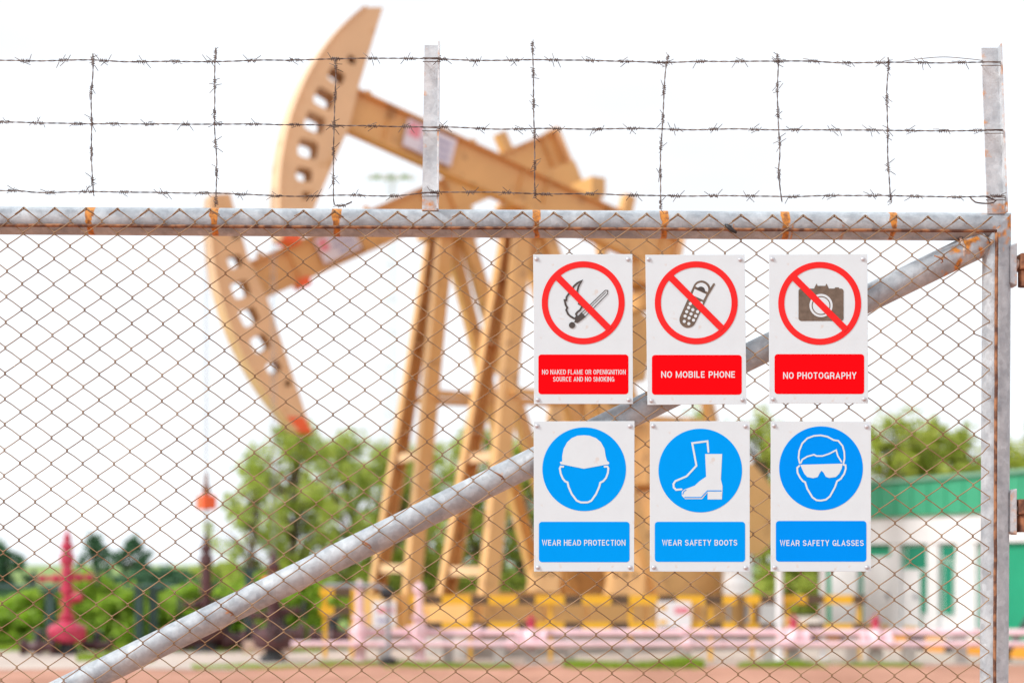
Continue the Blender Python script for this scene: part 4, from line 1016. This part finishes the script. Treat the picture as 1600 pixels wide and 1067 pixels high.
strand('barbed_wire', 'middle of the three horizontal barbed wires above the gate', [(u, v + 98) for u, v in L0] + [(0, 190.5), (70, 193), (143, 193.7), (240, 194), (336, 194.2), (430, 195), (522, 196.3), (600, 197.5), (663, 199), (690, 199), (760, 201), (835, 202), (940, 201.3), (1036, 202), (1130, 202.5), (1216, 203), (1300, 203.2), (1387, 204), (1470, 205), (1540, 204), (1566, 203)], YB - .001, 57, 22, gs, start=730)
strand('barbed_wire', 'lowest of the three horizontal barbed wires just above the rail', [(u, v + 205) for u, v in L0] + [(0, 298), (60, 300.5), (145, 299.5), (240, 301.5), (337, 302), (430, 306), (521, 306), (610, 306), (660, 302), (686, 300), (760, 301), (835, 302.5), (940, 304), (1033, 306), (1130, 306), (1222, 307), (1310, 306), (1390, 306), (1470, 308), (1540, 307), (1569, 306)], YB - .002, 59, 23, gs, start=715)
drops = [
 ('first vertical barbed wire from the left', [(145, 84), (145.5, 100), (145, 120), (142.5, 150), (143, 194), (142.5, 225), (143.5, 262), (146.5, 306)]),
 ('second vertical barbed wire from the left, poking above the top strand', [(337, 75), (336.5, 97), (336, 140), (335.3, 194), (338.5, 245), (336.8, 302), (337.5, 319)]),
 ('vertical barbed wire in front of the raised horsehead, bent at its foot', [(524, 90), (524.5, 112), (523.5, 150), (522, 196), (521, 256), (520.5, 312), (525, 321), (538, 321), (550, 315)]),
 ('vertical barbed wire just right of the middle upright, tallest above the top strand', [(831.5, 65), (832.5, 94), (833.5, 150), (834.5, 202), (836, 262), (836, 306)]),
 ('vertical barbed wire above the mobile phone sign', [(1044.5, 86), (1040.5, 110), (1037.5, 150), (1035, 202), (1032, 255), (1032.5, 325)]),
 ('second vertical barbed wire from the right', [(1214, 84), (1216.5, 100), (1215, 150), (1216, 203), (1218, 240), (1216.5, 268), (1219, 290), (1222.5, 316)]),
 ('rightmost vertical barbed wire', [(1387.5, 90), (1388.5, 104), (1386, 145), (1386.8, 204), (1387, 245), (1389.5, 280), (1391, 313)]),
]
for i, (lab, px) in enumerate(drops):
    strand('barbed_wire_dropper', lab, px, YB - .004, 46, 40 + i, 'vertical barbed wires tied to the strands', start=8)
# tie wires round the uprights, and the loose loop at the right end
def tie(u0, u1, v, sd):
    q = MB(); rt = random.Random(sd); pth = []
    for i in range(40):
        t = i / 39; a = t * 6.283 * 3
        pth.append(G((u0 + u1) / 2 + math.cos(a) * (u1 - u0) * .56, v + (t - .5) * 9 + math.sin(a * .5) * 1.5, D + .008 + math.sin(a) * .028))
    q.tube(pth, .0012, 5); q.build('tie_wire', M['barb'], gate, smooth=True)
for i, (u0, u1, v) in enumerate(((662, 687, 92), (661, 686, 200), (660, 685, 302), (1534, 1562, 98), (1540, 1566, 204), (1542, 1569, 308))): tie(u0, u1, v, i)
q = MB(); q.tube(resample([G(1410, 96.5, YB), G(1440, 92, YB - .01), G(1475, 89.5, YB - .012), G(1510, 92, YB - .01), G(1536, 95, YB - .005)], .01), .0009, 5); q.build('tie_wire', M['barb'], gate, smooth=True)
q = MB(); q.tube(resample([G(1516, 308, YB), G(1524, 316, YB - .006), G(1545, 318, YB - .008), G(1556, 314, YB - .006), G(1540, 307, YB)], .008), .002, 5); q.build('tie_wire', M['barb'], gate, smooth=True)

# ------------------------------------------------------------------ signs
def ribbon(pts, w, closed=False, cap=True):
    """flat stroke of width w with round joints; returns list of polygons"""
    polys = []; n = len(pts)
    P_ = [Vector((a, b)) for a, b in pts]
    segs = [(i, (i + 1) % n) for i in range(n if closed else n - 1)]
    offs = []
    for i in range(n):
        d0 = (P_[i] - P_[i-1]).normalized() if (i > 0 or closed) else None
        d1 = (P_[(i+1) % n] - P_[i]).normalized() if (i < n - 1 or closed) else None
        if d0 is None: d0 = d1
        if d1 is None: d1 = d0
        t = (d0 + d1)
        t = t.normalized() if t.length > 1e-6 else d1
        nn = Vector((-t.y, t.x)); c = max(.45, nn.dot(Vector((-d1.y, d1.x)))); offs.append(nn * (w / 2 / c))
    for i, j in segs: polys.append([P_[i] - offs[i], P_[j] - offs[j], P_[j] + offs[j], P_[i] + offs[i]])
    if not closed and cap:
        for i in (0, n - 1):
            polys.append([P_[i] + Vector((math.cos(a), math.sin(a))) * w / 2 for a in [2 * math.pi * k / 10 for k in range(10)]])
    return polys
def circ(cx, cy, r, n=72): return [(cx + r * math.cos(2*math.pi*i/n), cy + r * math.sin(2*math.pi*i/n)) for i in range(n)]
def rrect(x0, y0, x1, y1, r, n=6):
    out = []
    for (cx, cy, a0) in ((x1-r, y1-r, 0), (x0+r, y1-r, 90), (x0+r, y0+r, 180), (x1-r, y0+r, 270)):
        for i in range(n + 1): a = R_(a0 + 90 * i / n); out.append((cx + r * math.cos(a), cy + r * math.sin(a)))
    return out
def el(cx, cy, rx, ry, a0, a1, n=12): return [(cx + rx * math.cos(R_(a0 + (a1 - a0) * i / n)), cy + ry * math.sin(R_(a0 + (a1 - a0) * i / n))) for i in range(n + 1)]
GLYPH = {
 'A': (.84, [([(0, -.1), (.5, 1.0), (1, -.1)], False), ([(.2, .27), (.8, .27)], False)]),
 'B': (.74, [([(0, 0), (0, 1), (.62, 1)] + el(.62, .765, .33, .235, 85, -85, 8) + [(0, .53)], False), ([(0, .53), (.62, .53)] + el(.62, .265, .38, .265, 85, -85, 8) + [(-.1, 0)], False)]),
 'C': (.78, [(el(.5, .5, .5, .5, 42, 318, 20), False)]),
 'D': (.76, [([(0, 0), (0, 1), (.42, 1)] + el(.42, .5, .58, .5, 86, -86, 12) + [(-.1, 0)], False)]),
 'E': (.66, [([(1.05, 1), (0, 1), (0, 0), (1.08, 0)], False), ([(0, .52), (.95, .52)], False)]),
 'F': (.62, [([(1.05, 1), (0, 1), (0, -.12)], False), ([(0, .5), (.9, .5)], False)]),
 'G': (.80, [(el(.5, .5, .5, .5, 42, 330, 20) + [(1.0, .42), (.55, .42)], False), ([(1, .45), (1, -.1)], False)]),
 'H': (.74, [([(0, -.12), (0, 1.12)], False), ([(1, -.12), (1, 1.12)], False), ([(0, .52), (1, .52)], False)]),
 'I': (.2, [([(.5, -.12), (.5, 1.12)], False)]),
 'K': (.76, [([(0, -.12), (0, 1.12)], False), ([(1, 1.1), (.05, .38)], False), ([(.32, .6), (1.02, -.1)], False)]),
 'L': (.60, [([(0, 1.12), (0, 0), (1.08, 0)], False)]),
 'M': (.96, [([(0, -.12), (0, 1.12)], False), ([(1, -.12), (1, 1.12)], False), ([(0, 1.08), (.5, 0), (1, 1.08)], False, .72)]),
 'N': (.80, [([(0, -.12), (0, 1.12)], False), ([(1, -.12), (1, 1.12)], False), ([(0, 1.06), (1, -.06)], False, .8)]),
 'O': (.82, [(el(.5, .5, .5, .5, 0, 345, 23), True)]),
 'P': (.70, [([(0, -.12), (0, 1), (.58, 1)] + el(.58, .71, .42, .29, 86, -86, 8) + [(0, .42)], False)]),
 'R': (.76, [([(0, -.12), (0, 1), (.58, 1)] + el(.58, .73, .40, .27, 86, -86, 8) + [(0, .46)], False), ([(.55, .46), (.9, .3), (.95, -.12)], False)]),
 'S': (.74, [(el(.5, .755, .46, .245, 15, 205, 10) + [(.2, .56), (.78, .46)] + el(.5, .255, .5, .255, 28, -165, 10), False)]),
 'T': (.70, [([(-.12, 1), (1.12, 1)], False), ([(.5, 1), (.5, -.12)], False)]),
 'U': (.74, [([(0, 1.12), (0, .38)] + el(.5, .38, .5, .38, 188, 352, 12) + [(1, .38), (1, 1.12)], False)]),
 'W': (1.12, [([(0, 1.12), (.25, 0), (.5, 1), (.75, 0), (1, 1.12)], False)]),
 'Y': (.80, [([(0, 1.12), (.5, .42), (1, 1.12)], False), ([(.5, .5), (.5, -.12)], False)]),
}
class Sign:
    def __init__(s, name_label, corners, layer0=.0):
        s.c = corners; s.Y0 = D - .0085
        ctr_ = G(sum(c[0] for c in corners) / 4, corners[2][1], s.Y0); s.root = empty('safety_sign', ctr_, name_label, 'sign', 'safety signs on the gate')
        # corners TL TR BR BL in pixels
        q = MB(); T = .0022
        f = [G(u, v, s.Y0) for u, v in corners]
        q.hexa([p + Vector((0, T, 0)) for p in f] + [p for p in f]); s.panel = q.build('panel', M['signwhite'], s.root, bevel=.0006)
        s.k = {}
        for (u, v), (sx, sy) in zip(corners, ((5, 7), (-7, 8), (-6.5, -6.5), (6, -6.5))):
            c = G(u + sx, v + sy, s.Y0); q = MB()
            q.lathe(c, Vector((0, -1, 0)), [(0, .0062), (.0008, .0062), (.001, .0045), (.0028, .0040), (.0036, .0026), (.0039, .0004)], 14); q.build('bolt', M['bolt'], s.root, smooth=50)
    def flat(s, name, mat, polys, layer, parent=None):
        q = MB(); y = s.Y0 - .0004 * layer
        for i, pl in enumerate(polys):
            q.add([G(a, b, y - (i % 12) * 2e-5) for a, b in pl], [tuple(range(len(pl)))])
        bmf = q
        o0 = s.root if parent is None else parent
        me_o = bmf.build(name, mat, o0, recalc=False)
        bm = bmesh.new(); bm.from_mesh(me_o.data)
        bmesh.ops.triangulate(bm, faces=bm.faces)
        for f in bm.faces:
            f.normal_update()
            if f.normal.y > 0: f.normal_flip()
        bm.to_mesh(me_o.data); bm.free()
        return me_o
    def holed(s, name, mat, outer, holes, layer, parent=None):
        y = s.Y0 - .0004 * layer
        m = plate(lambda a, b, w: G(a, b, y + w), outer, holes, 0.0, .0003)
        return m.build(name, mat, parent or s.root)
    def text(s, body, uc, vc, width, cap, layer, parent, mat=None, bold=.19):
        x = 0.0; strokes = []
        for ch in body:
            if ch == ' ': x += .46; continue
            w, pl = GLYPH[ch]
            for st_ in pl: strokes.append(([(x + bold / 2 + a * (w - bold), bold / 2 + b * (1 - bold)) for a, b in st_[0]], st_[1], st_[2] if len(st_) > 2 else 1.0))
            x += w + .17
        x -= .17; k = width / x
        polys = []
        for p_, closed, wf in strokes:
            P2 = [(uc - width / 2 + a * k, vc + cap / 2 - b * cap) for a, b in p_]
            polys += ribbon(P2, bold * (k * .6 + cap * .4) * wf, closed, cap=False)
        return s.flat('lettering', mat or M['print'], polys, layer, parent)
def cv(pts, ox, oy, sc): return [(ox + a / sc, oy + b / sc) for a, b in pts]
def caption(S, mat, x0, y0, x1, y1, lines):
    cap = S.flat('caption_panel', mat, [rrect(x0, y0, x1, y1, 5)], 1)
    for (t, uc, vc, w, h, bo) in lines: S.text(t, uc, vc, w, h, 2, cap, bold=bo)
def prohib(S, cx, cy, sl=10.6):
    Ro, Ri = 64.8, 55.2
    S.holed('prohibition_ring', M['redring'], circ(cx, cy, Ro, 96), [circ(cx, cy, Ri, 96)], 2)
    d = Ri * .7071; h = sl / 2 * .7071
    k = (Ri + 3) * .7071
    S.flat('slash_bar', M['redring'], [[(cx - k - h, cy - k + h), (cx - k + h, cy - k - h), (cx + k + h, cy + k - h), (cx + k - h, cy + k + h)]], 4)
Z1 = 3.953
# 1 flame
S = Sign('white sign with red ring over a flame and match, top left of six', [(833.2, 397.7), (988.2, 397.2), (989, 631), (834.4, 631)])
prohib(S, 911.3, 473.1)
c1 = lambda p: cv(p, 820, 380, Z1)
fl = ribbon(c1([(352,232),(325,246),(303,266),(291,290),(272,312),(258,332),(256,352),(246,352),(252,380),(262,398),(256,412),(266,436),(280,450),(300,462),(310,466),(322,452),(316,436),(326,424),(342,412),(352,394),(350,378),(334,374),(338,348),(326,322),(324,296),(332,266)]), 2.9, closed=True)
S.flat('flame_symbol', M['ink'], fl, 3)
mt = ribbon(c1([(352,430),(497,291),(513,292),(510,314),(374,452)]), 1.25) + ribbon(c1([(362,440),(500,304)]), .9)
mt += [c1([(318,460),(350,426),(376,454),(346,478),(326,492),(304,488)]), circ(*c1([(292,506)])[0], 4.9, 24)]
S.flat('match_symbol', M['ink'], mt, 3)
caption(S, M['red'], 841.2, 553.8, 981.9, 615.8, [('NO NAKED FLAME OR OPENIGNITION', 912.3, 581.1, 130.5, 7.4, .15), ('SOURCE AND NO SMOKING', 912.0, 592.2, 95.5, 7.4, .15)])
# 2 phone
S = Sign('white sign with red ring over a mobile phone, top middle of six', [(1008.5, 398.2), (1163.5, 397.7), (1166.6, 631), (1011.8, 632.5)])
prohib(S, 1087.9, 473.1)
ax = Vector((.416, -.909)); nx = Vector((.909, .416)); o_ = Vector((1006, 472))
def ph(a, b): p_ = o_ + ax * a + nx * b; return (p_.x, p_.y)
body = [ph(-50 * math.sin(t), 51 * math.cos(t)) for t in [math.pi * i / 14 for i in range(15)]]
body = [ph(-50 * math.sin(math.pi * i / 14), 51 * math.cos(math.pi * i / 14)) for i in range(15)] + [ph(150, -53)] + [ph(208 + 52 * math.sin(math.pi * i / 14), -54 * math.cos(math.pi * i / 14)) for i in range(15)]
bp_ = S.flat('phone_symbol', M['inkbrown'], [c1(body), c1([ph(190, 40), ph(190, 54), ph(268, 64), ph(274, 56), ph(268, 50)])] , 2)
S.flat('phone_screen', M['signwhite'], [c1([ph(206 + 40 * math.sin(math.pi * i / 12), -42 * math.cos(math.pi * i / 12)) for i in range(13)]), c1([ph(150, -38), ph(150, 38), ph(190, 40), ph(190, -40)])], 3, bp_)
S.flat('phone_screen_inset', M['ink'], [c1([ph(196 + 26 * math.sin(math.pi * i / 12), -26 * math.cos(math.pi * i / 12)) for i in range(13)])], 3.5, bp_)  # dark half-round print inside the pale screen
S.flat('phone_keys', M['signwhite'], [circ(*c1([p_])[0], 2.5, 14) for p_ in ((1022,374),(1012,398),(1038,411),(1067,423),(1000,423),(1027,437),(1055,450),(990,450),(1015,462),(1042,475),(985,483),(1013,497),(1090,370),(1076,398))], 3, bp_)
caption(S, M['red'], 1018.6, 554.5, 1159.0, 616.5, [('NO MOBILE PHONE', 1091, 585, 115.6, 10.0, .165)])
# 3 camera
S = Sign('white sign with red ring over a camera, top right of six', [(1201.5, 397.8), (1355.3, 397), (1356.6, 629.9), (1201.8, 629.9)])
prohib(S, 1280.8, 474.0, 10.2)
c2 = lambda p: cv(p, 1180, 380, 3.81)
cb_ = S.flat('camera_symbol', M['inkbrown'], [c2(rrect(258, 270, 526, 462, 16)), c2([(350,270.5),(360,250),(366,240),(371,254),(418,254),(424,240),(430,250),(438,270.5)]), c2([(473,270.5),(476,263),(498,263),(500,270.5)])], 2)
S.flat('camera_lens', M['signwhite'], [c2(circ(392, 371, 69, 40))], 3, cb_)
S.holed('camera_lens_ring', M['inkbrown'], c2(circ(392, 371, 56, 40)), [c2(circ(392, 371, 50, 40))], 3.6, cb_)
caption(S, M['red'], 1210.2, 553.2, 1350.3, 615.4, [('NO PHOTOGRAPHY', 1281, 586.6, 114.5, 10.2, .165)])
# 4 helmet
c3 = lambda p: cv(p, 820, 640, Z1)
S = Sign('white sign with a helmeted head in a blue disc, bottom left of six', [(833.9, 658.2), (991.5, 657.7), (990.8, 892.5), (834.4, 892.5)])
dk = S.flat('mandatory_disc', M['blue'], [circ(912.8, 732.8, 65.3, 96)], 1)
S.flat('helmet_symbol', M['signwhite'], [c3([(231,318),(216,323),(222,336),(250,341),(365,364),(490,341),(520,336),(521,325),(508,315),(500,290),(492,240),(470,200),(440,175),(400,160),(365,157),(325,160),(290,175),(262,200),(240,240),(231,285)])], 2, dk)
S.flat('face_outline', M['signwhite'], ribbon(c3([(237,351),(222,350),(216,362),(222,395),(235,425),(250,442),(264,448),(270,475),(290,520),(320,560),(345,571),(365,572),(390,571),(412,560),(440,520),(460,475),(466,450),(485,440),(502,420),(513,390),(516,362),(510,350),(493,351)]), 3.0), 2, dk)
caption(S, M['blue'], 842, 814.8, 983.7, 877.8, [('WEAR HEAD PROTECTION', 912, 847.4, 130.5, 9.0, .16)])
# 5 boots
S = Sign('white sign with two boots in a blue disc, bottom middle of six', [(1015.5, 658.2), (1171.6, 657.7), (1171.6, 893), (1015.5, 892.5)])
dk = S.flat('mandatory_disc', M['blue'], [circ(1094.2, 734.9, 65.3, 96)], 1)
S.flat('boot_outline', M['signwhite'], ribbon(c3([(1134,260),(1128,194),(1034,206),(1060,345),(1000,410),(930,440),(918,458),(920,480),(935,494),(968,491)]), 3.0), 2, dk)
bt = S.flat('boot_symbol', M['signwhite'], [c3([(1114,273),(1219,273),(1211,430),(1221,470),(1221,495),(1217,553),(1129,553),(1129,510),(1095,551),(990,551),(970,530),(970,505),(985,492),(1050,468),(1080,440),(1120,413)])], 2, dk)
S.flat('boot_sole_line', M['blue'], ribbon(c3([(988,541),(1090,541),(1128,500),(1213,500)]), 1.5) + ribbon(c3([(976,520),(982,504),(996,494)]), 1.2), 3, bt)
caption(S, M['blue'], 1023.1, 814.8, 1164.3, 877.3, [('WEAR SAFETY BOOTS', 1093.2, 847.4, 117.5, 9.0, .16)])
# 6 glasses
S = Sign('white sign with a face in safety glasses in a blue disc, bottom right of six', [(1204.4, 657.8), (1361, 658.4), (1361, 892.5), (1204.4, 892.5)])
c4 = lambda p: cv(p, 1180, 640, 3.81)
dk = S.flat('mandatory_disc', M['blue2'], [circ(1282.9, 731.3, 65.4, 96)], 1)
S.flat('hair_outline', M['signwhite'], ribbon(c4([(265,318),(258,285),(262,245),(280,200),(310,170),(350,155),(390,152),(430,160),(467,180),(495,185),(520,215),(530,250),(532,290),(526,318)]), 2.6) + ribbon(c4([(272,316),(280,296),(310,278),(350,267),(365,275),(400,275),(440,262),(482,240),(492,275),(514,310)]), 2.4), 2, dk)
S.flat('glasses_symbol', M['signwhite'], [c4([(268,327),(521,320),(515,350),(500,380),(480,400),(440,405),(420,398),(408,375),(395,362),(385,375),(372,400),(345,407),(310,400),(292,380),(278,350)])], 2, dk)
S.flat('face_outline', M['signwhite'], ribbon(c4([(262,334),(250,345),(252,375),(268,405),(285,425),(297,430),(310,470),(340,520),(365,538),(390,540),(420,535),(445,515),(475,460),(487,425),(510,410),(530,380),(539,350),(538,330),(526,327)]), 2.8), 2, dk)
caption(S, M['blue2'], 1212.3, 813.5, 1353.8, 877, [('WEAR SAFETY GLASSES', 1284, 847.9, 131, 9.0, .16)])
